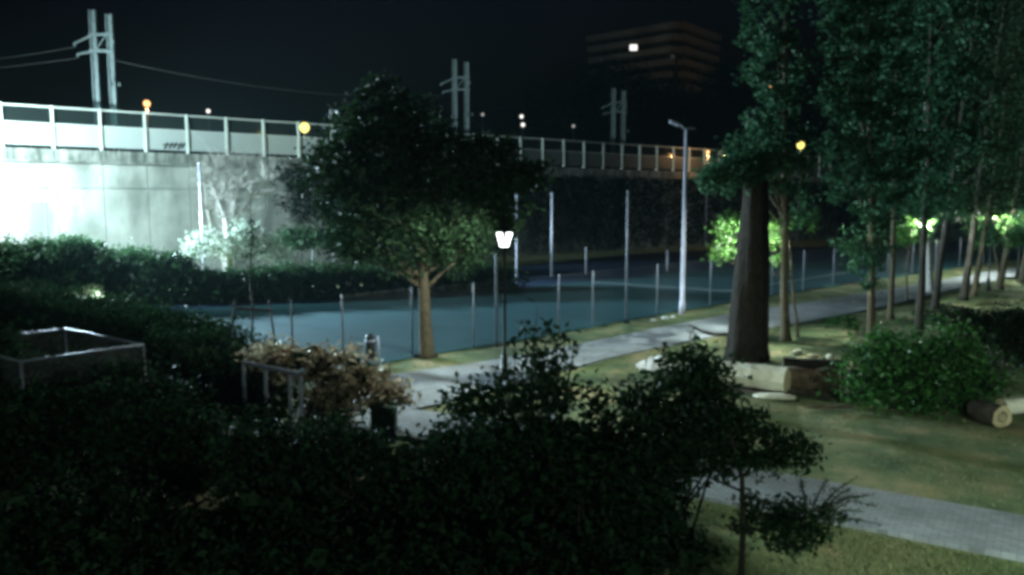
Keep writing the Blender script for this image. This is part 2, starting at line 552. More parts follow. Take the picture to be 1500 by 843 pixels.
# ground sheet with gentle relief near the camera
gx = np.concatenate([np.linspace(-690, -60, 12)[:-1], np.linspace(-60, 70, 131), np.linspace(70, 690, 12)[1:]])
gy = np.concatenate([np.linspace(-400, 0, 5)[:-1], np.linspace(0, 110, 111), np.linspace(110, 690, 14)[1:]])
GX, GY = np.meshgrid(gx, gy)
GZ = 0.035 * np.sin(GX * 0.9 + 1.3 * np.sin(GY * 0.5)) * np.sin(GY * 0.8 + 0.4) - 0.06
GZ[(np.abs(GX) > 70) | (GY > 110)] = -0.06
V = np.stack([GX, GY, GZ], axis=-1).reshape(-1, 3)
nx, ny = len(gx), len(gy)
Fs = [(j*nx + i, j*nx + i + 1, (j+1)*nx + i + 1, (j+1)*nx + i) for j in range(ny - 1) for i in range(nx - 1)]
struct(MB().add(V, Fs).obj('ground', M['grass'], None, True))

def G(lst):
    return [at(x, y)[:2] for x, y in lst]
fence_px = [(380, 568), (503, 540), (560, 528), (630, 516), (727, 506), (868, 478), (917, 468), (1000, 455), (1040, 447), (1220, 418), (1330, 402), (1500, 378)]
near_edge = smooth(G(fence_px), 40)
far_edge = smooth(G([(60, 462), (330, 452), (600, 433), (750, 424), (900, 408), (1000, 399), (1200, 383), (1330, 375), (1500, 362)]), 40)
sheet('sports_court', (near_edge, far_edge), 'court', 0.012, 0.1)
back_edge = smooth(G([(60, 452), (330, 442), (600, 412), (750, 392), (900, 374), (1000, 368), (1200, 361), (1330, 357), (1500, 350)]), 40)
sheet('second_court', ([p + np.array([.25, .25]) for p in far_edge], back_edge), 'court_blue', 0.006, 0.1)
ln = MB()
def court_line(a, b, wd=0.08):
    a, b = np.append(at(*a)[:2], 0.017), np.append(at(*b)[:2], 0.017)
    ln.bar(a, b, wd, 0.004)
court_line((870, 414), (1066, 427))
court_line((1066, 427), (1250, 398))
struct(ln.obj('court_line', M['line']))

up = smooth(G([(470, 560), (550, 548), (610, 549), (680, 537), (755, 523), (850, 505), (960, 481), (1060, 462), (1200, 440), (1330, 420), (1440, 399), (1520, 388), (1650, 370)]), 60)
lo = smooth(G([(400, 640), (590, 606), (690, 586), (770, 560), (860, 531), (1000, 500), (1150, 477), (1240, 461), (1330, 441), (1440, 414), (1530, 398), (1680, 376)]), 60)
sheet('park_path', (up, lo), 'path', 0.02, 0.12)
up2 = smooth(G([(540, 596), (640, 604), (800, 632), (960, 662), (1120, 691), (1300, 722), (1500, 757), (1700, 795)]), 40)
lo2 = smooth(G([(480, 628), (600, 640), (760, 672), (930, 710), (1100, 744), (1290, 778), (1500, 818), (1700, 856)]), 40)
sheet('side_path', (up2, lo2), 'path', 0.028, 0.12)
# worn soil verge between fence and path, and sawdust soil around the felled trunk, widened to paint the shadow under the log
v1 = smooth(G([(560, 533), (640, 528), (740, 511), (860, 486), (960, 470), (1060, 450)]), 30)
soil_poly = []
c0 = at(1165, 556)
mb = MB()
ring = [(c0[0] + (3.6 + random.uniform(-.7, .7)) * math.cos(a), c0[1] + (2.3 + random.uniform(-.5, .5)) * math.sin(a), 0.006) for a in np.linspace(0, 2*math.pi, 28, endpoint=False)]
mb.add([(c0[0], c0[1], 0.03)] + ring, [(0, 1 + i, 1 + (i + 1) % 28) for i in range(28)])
struct(mb.obj('soil_shadow_ground', M['soil'], None, True))

# far terrain: dark hill that carries the apartment block
mb = MB()
hx = np.linspace(-500, 620, 57)
hy = np.linspace(150, 620, 26)
HX, HY = np.meshgrid(hx, hy)
HZ = 36.0 * np.exp(-((HX - 85) / 150) ** 2) * np.clip((HY - 165) / 120, 0, 1) ** 1.3 * np.exp(-np.clip(HY - 330, 0, None) / 400)
HZ += 16 * np.clip((HY - 170) / 110, 0, 1) * (0.6 + 0.4 * np.sin(HX * 0.02 + 2))
HZ += RNG.normal(size=HZ.shape) * 1.2 * np.clip((HY - 170) / 60, 0, 1) - 0.3
V = np.stack([HX, HY, HZ], axis=-1).reshape(-1, 3)
n1 = len(hx)
mb.add(V, [(j*n1 + i, j*n1 + i + 1, (j+1)*n1 + i + 1, (j+1)*n1 + i) for j in range(len(hy) - 1) for i in range(n1 - 1)])
struct(mb.obj('hill', M['hill'], None, True))

# ------------------------------------------------------------------ lamps
def point_light(name, loc, watts, col, parent=None, rad=0.06, typ='POINT'):
    l = bpy.data.lights.new(name, typ)
    l.energy = watts
    l.color = col
    l.shadow_soft_size = rad
    o = bpy.data.objects.new(name, l)
    COL.objects.link(o)
    o.location = tuple(loc)
    if parent is not None:
        o.parent = parent
    return o

COOL = (0.88, 1.0, 0.90)
def park_lamp_proto():
    root = empty('park_lamp', (0, 0, 0), 'x', 'lamp post', 'black lantern lamps along the path')
    mb = MB().lathe([(0.16, 0), (0.16, 0.25), (0.12, 0.3), (0.10, 0.75), (0.075, 0.8), (0.055, 0.9), (0.045, 4.1), (0.075, 4.15), (0.06, 4.25)], 12)
    mb.obj('post', M['black'], root, True)
    z0, z1, r0, r1 = 4.27, 4.72, 0.13, 0.25
    cr = [(math.cos(a), math.sin(a)) for a in (R(0), R(90), R(180), R(270))]
    mb = MB()
    for c, s in cr:                                    # tapering corner bars, broad at the lid
        a = R(90)
        t = np.array([-s, c, 0])
        b0, b1 = np.array([c*r0, s*r0, z0]), np.array([c*r1, s*r1, z1])
        rd = np.array([c, s, 0])
        V = [b0 - t*.016, b0 + t*.016, b1 + t*.06, b1 - t*.06]
        V = V + [v + rd * .02 for v in V]
        mb.add(V, [(0,1,2,3),(7,6,5,4),(0,4,5,1),(1,5,6,2),(2,6,7,3),(3,7,4,0)])
    mb.box((0, 0, z0 - .015), (0.22, 0.22, 0.03), [[.7071,-.7071,0],[.7071,.7071,0],[0,0,1]])
    mb.obj('lantern_frame', M['black'], root)
    mb = MB().tube([(0, 0, z1), (0, 0, z1 + .03), (0, 0, z1 + .12), (0, 0, z1 + .2)], [.32, .32, .13, .03], 8)
    mb.obj('lantern_lid', M['black'], root)
    for i in range(4):
        (c, s), (c2, s2) = cr[i], cr[(i + 1) % 4]
        k = 0.985
        mb = MB().add([(c*r0*k, s*r0*k, z0), (c2*r0*k, s2*r0*k, z0), (c2*r1*k, s2*r1*k, z1), (c*r1*k, s*r1*k, z1)], [(0, 1, 2, 3)])
        mb.obj('lantern_pane', M['lampglass'], root)
    point_light('lamp_light', (0, 0, 4.66), 1500, COOL, root, 0.05)
    return root
lamp0 = park_lamp_proto()
def place_lamp(first, loc, label, watts, rz=R(45), group=True):
    o = lamp0 if first else copy_tree(lamp0)
    o.location = tuple(loc)
    o.rotation_euler = (0, 0, rz)
    o['label'] = label
    for ch in o.children:
        if ch.type == 'LIGHT':
            if not first:
                ch.data = ch.data.copy()
            ch.data.energy = watts
    return o
place_lamp(True, at(739, 556), 'black lantern lamp post with bright V-shaped glass beside the court path', 1800, rz=math.atan2(-at(739,556)[1], 0.2))
place_lamp(False, at(1104, 495), 'black lantern lamp post hidden behind the massive topped trunk', 3000)
place_lamp(False, at(1345, 444), 'black lantern lamp post behind the dark poplar foot with weeds', 6500)
place_lamp(False, at(1447, 426), 'black lantern lamp post among the lamplit leaves at the bend', 6500)
place_lamp(False, at(1490, 408), 'farthest black lantern lamp post, near the bend of the path', 5000)
# hooded garden lamp in front of the house the picture is taken from (right of the view)
root = empty('hooded_lamp', (9.5, 3.2, 0), 'hooded grey lamp post in front of the house, lighting the lawn', 'lamp post')
MB().lathe([(.09, 0), (.07, .3), (.05, 4.3)], 10).obj('post', M['steel'], root, True)
MB().bar((0, 0, 4.3), (0, .9, 4.4), .06).obj('arm', M['steel'], root)
MB().box((0, 1.1, 4.42), (.35, .7, .12)).obj('hood', M['black'], root)
s = point_light('lamp_light', (0, 1.1, 4.33), 7000, (0.82, 1.0, 0.84), root, .12, 'SPOT')
point_light('fill_light', (0, .7, 4.3), 500, (0.80, 1.0, 0.85), root, .1)  # added fill for the foreground leaves, not a bulb of this lamp
s.rotation_euler = Vector((-.5, 13.5, -9.2)).to_track_quat('-Z', 'Y').to_euler()
s.data.spot_size = R(72)
s.data.spot_blend = .45

# added fill lamp, unseen far behind the viewpoint, lifting the dark foreground
root = empty('street_lamp', (-14, -36, 0), 'added unseen fill lamp on a tall pole behind the viewpoint', 'street lamp')
MB().lathe([(.14, 0), (.11, .5), (.07, 12)], 10).obj('pole', M['steel'], root, True)
MB().tube([(0, 0, 11.9), (0, .8, 12.3), (0, 1.6, 12.4)], .05, 8).obj('arm', M['steel'], root, True)
MB().box((0, 1.9, 12.42), (.3, .7, .14)).obj('lamp_head', M['black'], root)
point_light('lamp_light', (0, 1.9, 12.2), 15000, (0.78, 1.0, 0.86), root, .15)

# floodlight mast in front of the brightest part of the viaduct wall
fl = P(66, 296, 51.5)
root = empty('floodlight_mast', (fl[0], fl[1], 0), 'tall steel mast with a bright floodlight in front of the viaduct wall', 'floodlight')
MB().lathe([(0.13, 0), (0.11, 0.3), (0.07, 0.35), (0.06, fl[2])], 10).obj('mast', M['steel'], root, True)
MB().box((0, 0, fl[2] + .08), (1.3, .1, .1)).obj('crossarm', M['steel'], root)
for sx in (-.6, .35):
    h = MB().box((sx, .02, fl[2] + .38), (.75, .3, .55)).obj('lamp_housing', M['black'], root)
    MB().box((sx, -.145, fl[2] + .38), (.70, .02, .50)).obj('lamp_face', M['g_cold'], h)
FLOOD = (0.62, 0.88, 1.0)
WALLC = (0.80, 1.0, 0.98)
s = point_light('flood_light', (0.4, -.5, fl[2] + .3), 185000, FLOOD, root, 0.25, 'SPOT')
tgt = at(700, 452) - fl
s.rotation_euler = Vector(tuple(tgt)).to_track_quat('-Z', 'Y').to_euler()
s.data.spot_size = R(100)
s.data.spot_blend = 0.9
point_light('wall_light', (-0.4, .9, fl[2] + .6), 1700, WALLC, root, 0.25)
# second, taller floodlight mast of the sports ground, left of the view
root = empty('floodlight_mast', (-40, 41, 0), 'tall floodlight mast of the sports ground left of the near hedge', 'floodlight')
MB().lathe([(0.18, 0), (0.16, 0.4), (0.11, 0.45), (0.08, 10)], 10).obj('mast', M['steel'], root, True)
MB().box((0, 0, 10.05), (.1, 1.6, .1)).obj('crossarm', M['steel'], root)
for sy in (-.5, .5):
    h = MB().box((.02, sy, 10.4), (.3, .75, .55)).obj('lamp_housing', M['black'], root)
    MB().box((.18, sy, 10.4), (.02, .70, .50)).obj('lamp_face', M['g_cold'], h)
s = point_light('flood_light', (.5, 0, 10.3), 98000, (0.68, 0.96, 0.97), root, 0.3, 'SPOT')
s.rotation_euler = Vector((20, 19, -5.0)).to_track_quat('-Z', 'Y').to_euler()
s.data.spot_size = R(104)
s.data.spot_blend = 0.7

# ------------------------------------------------------------------ viaduct and noise barrier
V0 = np.array([P(0, 155, 55)[0], 55.0, 0.0])
vd = np.array([1.25, 1.0, 0.0]); vd /= np.linalg.norm(vd)
VANG = math.atan2(vd[1], vd[0])
BAY = 3.08
Z_T, Z_G, Z_B, Z_L, Z_J = 12.4, 11.15, 9.4, 8.45, 6.65
via = empty('viaduct', V0, 'long pale concrete railway viaduct wall with panel joints and a stained ledge', 'viaduct', rz=VANG)
first, last = -3, 36
# local x along the viaduct, local -y towards the park
MB().box(((first + last) / 2 * BAY, 4.6, Z_B / 2 - .3), ((last - first) * BAY, 9.0, Z_B + .2)).obj('core', M['concrete'], via)
led = MB().box((0, 0, 0), (BAY - .015, .5, Z_B - Z_L)).mesh('ledge', M['ledge'])
lip = MB().box((0, 0, 0), (BAY - .015, .16, .14)).mesh('ledge_lip', M['ledge'])
pu = MB().box((0, 0, 0), (BAY - .05, .16, Z_L - Z_J - .05)).mesh('panel', M['concrete'])
pl = MB().box((0, 0, 0), (BAY - .05, .16, Z_J - .05)).mesh('panel', M['concrete'])
for i in range(first, last):
    x = (i + .5) * BAY
    inst(led, 'ledge', via, (x, 0.0, (Z_B + Z_L) / 2))
    inst(lip, 'ledge_lip', via, (x, -.30, Z_L + .07))
    inst(pu, 'panel', via, (x, .04 + random.uniform(-.012, .012), (Z_L + Z_J) / 2 - .01))
    inst(pl, 'panel', via, (x, .04 + random.uniform(-.012, .012), Z_J / 2 - .03))
bar = empty('noise_barrier', V0 + np.array([0, 0, Z_B]), 'white noise barrier of panels and glass panes on top of the viaduct', 'noise barrier', rz=VANG)
post = MB().box((0, 0, (Z_T - Z_B) / 2 - .25), (.16, .22, Z_T - Z_B + .6)).mesh('post', M['bpost'])
pan = MB().box((0, 0, 0), (BAY - .17, .09, Z_G - Z_B - .16)).mesh('panel', M['barrier'])
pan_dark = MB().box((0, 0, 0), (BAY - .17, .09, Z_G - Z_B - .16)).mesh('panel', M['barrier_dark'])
gl = MB().box((0, 0, 0), (BAY - .17, .03, Z_T - Z_G - .12)).mesh('pane', M['pane'])
rail = MB().box((0, 0, 0), (BAY - .17, .13, .10)).mesh('rail', M['bpost'])
rail2 = MB().box((0, 0, 0), (BAY - .17, .12, .05)).mesh('rail', M['bpost'])
panels = {}
for i in range(first, last):
    x = (i + .5) * BAY
    inst(post, 'post', bar, (i * BAY, 0, 0))
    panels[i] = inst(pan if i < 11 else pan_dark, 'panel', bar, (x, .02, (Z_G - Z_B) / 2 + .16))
    inst(gl, 'pane', bar, (x, 0.02, (Z_T + Z_G) / 2 - Z_B))
    inst(rail, 'rail', bar, (x, 0, Z_T - Z_B - .05))
    inst(rail2, 'rail', bar, (x, 0, Z_G - Z_B + .02))
# dark spray tag on one panel
g = MB()
for k, (a, b, sl) in enumerate([(0, .0, .3), (.30, .02, .28), (.58, .05, .26), (.86, .0, .34), (1.12, .06, .25)]):
    g.tube([(a, 0, b), (a + .12, 0, b + .02), (a + .22, 0, b + .2), (a + .30, 0, b + sl)], [.05, .07, .06, .045], 6)
    g.tube([(a - .03, 0, b + sl * .55), (a + .30, 0, b + sl * .6)], .045, 6)
o = g.obj('graffiti', M['graffiti'], panels[3])
o.location = (-.25, -.05, -.66)
o.scale = (1.15, .25, 1.55)

# ivy and dark trees hiding the right part of the viaduct wall
def along(t, off=0.0, z=0.0):
    n_ = np.array([vd[1], -vd[0], 0])
    return V0 + vd * t * BAY + n_ * off + np.array([0, 0, z])
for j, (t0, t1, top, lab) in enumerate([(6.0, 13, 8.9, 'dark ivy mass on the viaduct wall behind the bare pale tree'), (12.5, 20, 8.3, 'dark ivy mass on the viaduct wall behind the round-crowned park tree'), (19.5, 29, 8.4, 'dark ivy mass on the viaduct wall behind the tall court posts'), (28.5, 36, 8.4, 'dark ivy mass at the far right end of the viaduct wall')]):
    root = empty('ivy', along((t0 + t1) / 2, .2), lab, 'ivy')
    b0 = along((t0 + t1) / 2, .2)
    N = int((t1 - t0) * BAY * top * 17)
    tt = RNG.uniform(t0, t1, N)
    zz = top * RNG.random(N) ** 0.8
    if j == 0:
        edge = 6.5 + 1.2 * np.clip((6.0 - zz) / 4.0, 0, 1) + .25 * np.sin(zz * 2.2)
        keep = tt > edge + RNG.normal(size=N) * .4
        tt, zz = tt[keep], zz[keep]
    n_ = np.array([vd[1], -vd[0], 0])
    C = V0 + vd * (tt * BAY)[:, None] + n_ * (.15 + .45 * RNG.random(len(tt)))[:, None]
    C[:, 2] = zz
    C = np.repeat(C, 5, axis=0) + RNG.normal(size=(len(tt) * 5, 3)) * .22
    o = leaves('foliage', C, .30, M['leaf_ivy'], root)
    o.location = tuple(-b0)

# ------------------------------------------------------------------ catenary masts and wires
mast0 = None
def make_mast():
    root = empty('catenary_mast', (0, 0, 0), 'x', 'railway mast', 'twin-post railway masts on the viaduct')
    for k, (x, top) in enumerate(((-.62, 10.9), (.62, 10.6))):
        mb = MB()
        for dx in (-.2, .2):
            mb.box((x + dx, 0, top / 2), (.08, .34, top))
        for z in np.arange(.4, top - .3, .8):
            mb.box((x, 0, z), (.33, .26, .08))
        mb.box((x, 0, top / 2), (.33, .03, top - .02))
        mb.obj('post', M['mast'], root)
    MB().bar((-2.0, -.2, 8.35), (-.7, -.2, 8.95), .12).obj('bracket', M['mast'], root)
    MB().bar((-.9, -.2, 9.0), (.95, -.2, 9.05), .16).obj('crossbeam', M['mast'], root)
    MB().bar((-1.8, -.2, 7.55), (-.7, -.2, 7.75), .12).obj('bracket', M['mast'], root)
    MB().bar((-.9, -.2, 7.85), (.95, -.2, 7.75), .2).obj('crossbeam', M['mast'], root)
    MB().bar((-.4, -.2, 7.9), (.4, -.2, 9.0), .08).obj('brace', M['mast'], root)
    for x, z in ((-2.0, 8.3), (-1.8, 7.5), (.95, 8.5), (.8, 5.7), (1.2, 5.3), (.5, 5.3)):
        MB().lathe([(.05, -.16), (.12, -.1), (.06, -.04), (.12, .03), (.06, .08), (.05, .14)], 8, (x, -.22, z)).obj('insulator', M['mast'], root, True)
    return root
mast0 = make_mast()
mast_at = []
labs = ['tall pale twin-post railway mast nearest the left edge, above the white barrier', 'bluish twin-post railway mast above the round-crowned park tree', 'small dim twin-post railway mast below the lit apartment block']
for i, (px, scale) in enumerate(((160, 1.0), (675, 1.0), (905, 0.92))):
    # mast stands on the deck: intersect pixel column with a line 5 m behind the wall face
    best = None
    for t in np.linspace(-5, 36, 800):
        p = along(t, -3.5, Z_B)
        x = 750 + F_PX * p[0] / (p[1] * CP - (p[2] - CAM_H) * SP)
        if best is None or abs(x - px) < best[0]:
            best = (abs(x - px), p, t)
    o = mast0 if i == 0 else copy_tree(mast0)
    o.location = tuple(best[1])
    o.rotation_euler = (0, 0, R(2))
    o.scale = (1, 1, scale)
    o['label'] = labs[i]
    mast_at.append(best[1])
def wire(a, b, sag, r, label):
    t = np.linspace(0, 1, 25)[:, None]
    pts = np.asarray(a) * (1 - t) + np.asarray(b) * t
    pts[:, 2] -= (4 * sag * t * (1 - t))[:, 0]
    o = MB().tube(pts, r, 5).obj('overhead_wire', M['wire'])
    tag(o, label, 'wire', 'overhead railway wires')
m0, m1 = mast_at[0], mast_at[1]
far0 = along(-14, -3.5, Z_B)
wire(m0 + np.array([-2, -.2, 8.1]), far0 + np.array([0, 0, 7.0]), 3.6, .026, 'upper overhead wire running left from the nearest mast')
wire(m0 + np.array([-1.8, -.2, 7.3]), far0 + np.array([0, 0, 5.0]), 2.8, .022, 'lower overhead wire running left from the nearest mast')
wire(m0 + np.array([.95, -.2, 7.1]), m1 + np.array([-1.8, -.2, 7.2]), 1.0, .024, 'overhead wire between the nearest mast and the bluish mast')

# ------------------------------------------------------------------ far lamps
def far_lamp(px, py, depth, r, mat, label, watts=0, col=(1, 1, 1), pole=True, ground=0.0, aim=None):
    p = P(px, py, depth)
    root = empty('street_lamp', (p[0], p[1], ground), label, 'street lamp', 'distant lamps beyond the viaduct')
    h = p[2] - ground
    if pole:
        MB().lathe([(.09, 0), (.06, h * .5), (.045, h - r * .8)], 8).obj('pole', M['steel'], root, True)
    MB().lathe([(r * .35, -r), (r * .85, -r * .5), (r, 0), (r * .8, r * .55), (r * .3, r * .9)], 12, (0, 0, h)).obj('lamp_globe', M[mat], root, True)
    MB().lathe([(r * .9, 0), (r * .7, r * .25), (.03, r * .35)], 10, (0, 0, h + r * .92)).obj('lamp_cap', M['black'], root)
    if watts:
        l = point_light('lamp_light', (0, 0, h - r * 1.6), watts, col, root, .1, 'POINT' if aim is None else 'SPOT')
        if aim is not None:
            l.rotation_euler = Vector(tuple(aim - p)).to_track_quat('-Z', 'Y').to_euler()
            l.data.spot_size = R(80)
            l.data.spot_blend = .8
    return root
far_lamp(215, 152, 72, .30, 'g_orange', 'orange sodium lamp rising above the white barrier', 900, (1, .5, .2), ground=9.4)
far_lamp(305, 163, 80, .20, 'g_white', 'small white lamp just above the barrier, right of the orange lamp', ground=9.4)
far_lamp(446, 187, 64.0, .40, 'g_yellow', 'bright yellow lamp at the end of the white barrier beside the tree crown', 90, (1, .85, .3), ground=9.4)
far_lamp(764, 171, 140, .32, 'g_white', 'upper of two close white lamps above the barrier', ground=0)
far_lamp(766, 183, 132, .32, 'g_white', 'lower of two close white lamps above the barrier', ground=0)
far_lamp(840, 185, 135, .26, 'g_dim', 'dim small lamp right of the two white lamps', ground=0)
far_lamp(707, 168, 135, .26, 'g_dim', 'dim small lamp left of the two white lamps', ground=0)
far_lamp(1108, 217, 106, .5, 'g_yellow', 'yellow lamp glinting beside the topped trunk top', 150, (1, .75, .35), ground=0)
far_lamp(1173, 213, 108, .5, 'g_yellow', 'yellow lamp glinting right of the slim poplar stem', 150, (1, .75, .35), ground=0)
far_lamp(1037, 223, 99, .22, 'g_orange', 'orange lamp lighting the far barrier panels', 600, (1, .5, .18), ground=0)

# ------------------------------------------------------------------ apartment building on the hill
bd = 300.0
bk = bd / F_PX
corner = P(992, 45, bd)
root = empty('apartment_building', (corner[0], corner[1], 40), 'stepped apartment block with lit balcony bands on the hill', 'building')
zroot = 40.0
MBw = MB()
fl_y = [38, 55, 73, 91, 109, 127]
wl, wr = 38.0, 29.0                   # wing lengths
al, ar = R(180 - 42), R(50)           # wing directions
def wing(ang, length):
    return np.array([math.cos(ang), math.sin(ang), 0])
for wi, (ang, L) in enumerate(((al, wl), (ar, wr))):
    d = wing(ang, L)
    n = np.array([d[1], -d[0], 0])
    if n[1] > 0:
        n = -n
    rot = np.stack([d, n, np.array([0, 0, 1])], axis=1)
    H_ = 27.0
    c = corner + d * L / 2 - n * 6
    MB().box(c - np.array([corner[0], corner[1], 0]) + np.array([0, 0, -zroot + 3.5 - H_ / 2]), (L, 12, H_), rot).obj('wall', M['shaded_recess'], root)
    for k, y in enumerate(fl_y):
        z = P(992, y, bd)[2] - zroot
        b = (d * (L / 2 + .4) + n * 1.5)
        MB().box(b + np.array([0, 0, z]), (L + 3.0 - k * 1.2, 3.0, 2.1), rot).obj('balcony', M['plaster'], root)
        if k:
            for q in range(int(L // 5)):
                b2 = d * (q * 5 + 2.5) + n * .06
                ww = MB().box(b2 + np.array([0, 0, z + 2.3]), (3.0, .1, 2.0), rot).obj('window', M['darkglass'], root)
lw = P(928, 70, bd - 4) - np.array([corner[0], corner[1], zroot])
MB().box(lw, (2.6, .3, 2.0)).obj('window', M['g_window'], root)
# sodium street lamps below the block
far_lamp(1128, 128, 262, .4, 'g_orange', 'orange street lamp below the right wing of the apartment block', 4200, (1, .66, .34), ground=30, aim=P(1015, 70, 300))
far_lamp(1010, 150, 255, .1, 'g_orange', 'small orange lamp on the slope in front of the apartment block', 1500, (1, .66, .34), ground=25, aim=P(985, 70, 300))
# dark trees on the slope in front of the block
for i, (px, py, rx, ry, lab) in enumerate([(900, 128, 55, 36, 'dark tree on the slope left of the apartment block'), (1065, 132, 42, 40, 'dark tree on the slope right of the apartment block'), (980, 160, 60, 38, 'dark tree on the slope below the apartment block'), (830, 160, 70, 40, 'dark tree on the slope above the two white lamps')]):
    d = 235 + 6 * i
    p = P(px, py, d)
    rt = empty('slope_tree', (p[0], p[1], 10), lab, 'tree', 'trees on the dark slope')
    bl = px_blobs([(px, py, rx, ry), (px - rx * .5, py + ry * .4, rx * .6, ry * .6), (px + rx * .5, py + ry * .4, rx * .6, ry * .6)], d)
    o = leaves('crown', blob_points(bl, .25, 12, 1.1, .6), 1.0, M['leaf_dark'], rt); o.location = (-p[0], -p[1], -10)
    MB().tube([(0, 0, -2), (0.3, 0, p[2] - 12)], [.5, .2], 7).obj('trunk', M['bark_dark'], rt)

# ------------------------------------------------------------------ court fence
def fy(px):
    xs = [p[0] for p in fence_px]; ys = [p[1] for p in fence_px]
    return float(np.interp(px, xs, ys))
fence = empty('court_fence', at(917, fy(917)), 'wire mesh fence with steel posts along the near side of the court', 'fence')
fo = at(917, fy(917))
fpx = [430, 503, 604, 694, 727, 818, 868, 917, 962, 1000, 1040, 1085, 1130, 1176, 1220, 1262, 1300, 1336, 1370, 1405, 1440, 1475]
tall = {727, 917}
bases = [at(x, fy(x)) for x in fpx]
for x, b in zip(fpx, bases):
    h = 6.2 if x in tall else 2.55
    if x == 1000:
        continue
    q = .055 if x in tall else .034
    MB().lathe([(q, -.1), (q, h), (.02, h + .03)], 8, tuple(b - fo)).obj('post', M['steel'], fence, True)
def mesh_panel(a, b, h, pitch, r, parent, off, name='mesh_panel'):
    """diamond wire mesh between two posts"""
    a, b = a - off, b - off
    L = np.linalg.norm((b - a)[:2])
    d = (b - a) / L
    mb = MB()
    k = int((L + h) / pitch)
    n = np.array([d[1], -d[0], 0]) * r
    for s in (1, -1):
        for i in range(k):
            u0 = i * pitch - (h if s > 0 else 0)
            # line u = u0 + s*z
            pts = []
            z_lo, z_hi = 0.03, h
            ua, ub = u0 + s * z_lo, u0 + s * z_hi
            def clip(u, z):
                return a + d * u + np.array([0, 0, z])
            lo_, hi_ = z_lo, z_hi
            if s > 0:
                lo_ = max(z_lo, -u0); hi_ = min(z_hi, L - u0)
            else:
                lo_ = max(z_lo, u0 - L); hi_ = min(z_hi, u0)
            if hi_ - lo_ < .05:
                continue
            p, q = clip(u0 + s * lo_, lo_), clip(u0 + s * hi_, hi_)
            t = np.array([d[0] * -s, d[1] * -s, 1.0]) * r * .7
            mb.add([p - t, p + t, p + n, q - t, q + t, q + n], [(0, 1, 4, 3), (1, 2, 5, 4), (2, 0, 3, 5)])
    o = mb.obj(name, M['wire'], parent)
    return stuff(o)
for i in range(1, len(bases) - 4):
    mesh_panel(bases[i], bases[i + 1], 2.5, .16, .0028, fence, fo)
    MB().tube([bases[i] - fo + np.array([0, 0, 2.5]), bases[i + 1] - fo + np.array([0, 0, 2.5])], .006, 4).obj('top_wire', M['wire'], fence)
# stand-alone poles behind the court
for px, yb, yt, r, lab in [(300, 425, 240, .075, 'tall pale pole in front of the viaduct wall, left of the bare tree'),
                           (358, 412, 352, .06, 'short pale post below the pale flowering shrub'),
                           (408, 410, 372, .05, 'shortest pale post right of the pale flowering shrub'),
                           (459, 408, 338, .06, 'pale post standing against the dark hedge left of the park tree'),
                           (490, 405, 338, .05, 'pale post half hidden by the left side of the park tree crown'),
                           (757, 415, 283, .075, 'tall post at the court back just right of the lantern lamp'),
                           (808, 405, 284, .085, 'tall bright post at the court back, alone against dark ivy'),
                           (858, 402, 364, .055, 'short post at the court back between two tall posts'),
                           (977, 398, 369, .055, 'short post at the court back left of the unlit light column')]:
    b = at(px, yb)
    h = P(px, yt, b[1])[2]
    rt = empty('back_fence_post', b, lab, 'post', 'posts behind the court')
    MB().lathe([(r, -.1), (r, h)], 8).obj('shaft', M['steel_pale'], rt, True)
    MB().lathe([(r * 1.25, h), (r * 1.1, h + .05), (.02, h + .09)], 8).obj('cap', M['steel_pale'], rt, True)
# unlit light column
b = at(999, 459)
h = P(1003, 188, b[1])[2]
rt = empty('light_column', b, 'tall unlit grey light column with one head beside the court fence', 'light column')
MB().lathe([(.16, -.05), (.16, .6), (.125, .65), (.075, h)], 12).obj('column', M['steel_pale'], rt, True)
MB().tube([(0, 0, h - .15), (-.25, -.02, h + .12), (-.5, -.03, h + .2)], [.05, .045, .04], 8).obj('arm', M['steel_pale'], rt, True)
MB().box((-.62, -.03, h + .25), (.5, .26, .12), [[.93, 0, .36], [0, 1, 0], [-.36, 0, .93]]).obj('lamp_head', M['steel_pale'], rt)
MB().box((.22, 0, h - .02), (.4, .07, .05)).obj('bracket', M['steel_pale'], rt)

# ------------------------------------------------------------------ trees
make_tree('park_tree', 626, 523, (605, 190), [
    (560, 150, 34, 34), (548, 128, 16, 20), (520, 185, 40, 38), (590, 165, 34, 36), (625, 190, 44, 40), (492, 226, 32, 32), (560, 240, 80, 60, 1.0), (560, 230, 76, 56, -1.2), (650, 240, 72, 52), (715, 235, 52, 34), (752, 262, 46, 28),
    (785, 250, 22, 14), (470, 262, 34, 30), (512, 300, 50, 42), (580, 320, 70, 52, -1.0), (590, 325, 66, 52, 1.2), (670, 318, 72, 50), (730, 305, 44, 34), (545, 360, 34, 22), (585, 388, 32, 17), (640, 365, 40, 20), (700, 352, 44, 22), (735, 345, 22, 18), (512, 358, 30, 20), (668, 384, 34, 15), (520, 378, 18, 12)],
    .27, .10, 'round-crowned dark green tree with a straight trunk on the court verge', bark='bark', leaf=.23, dens=3.4, per=24, sig=.24)
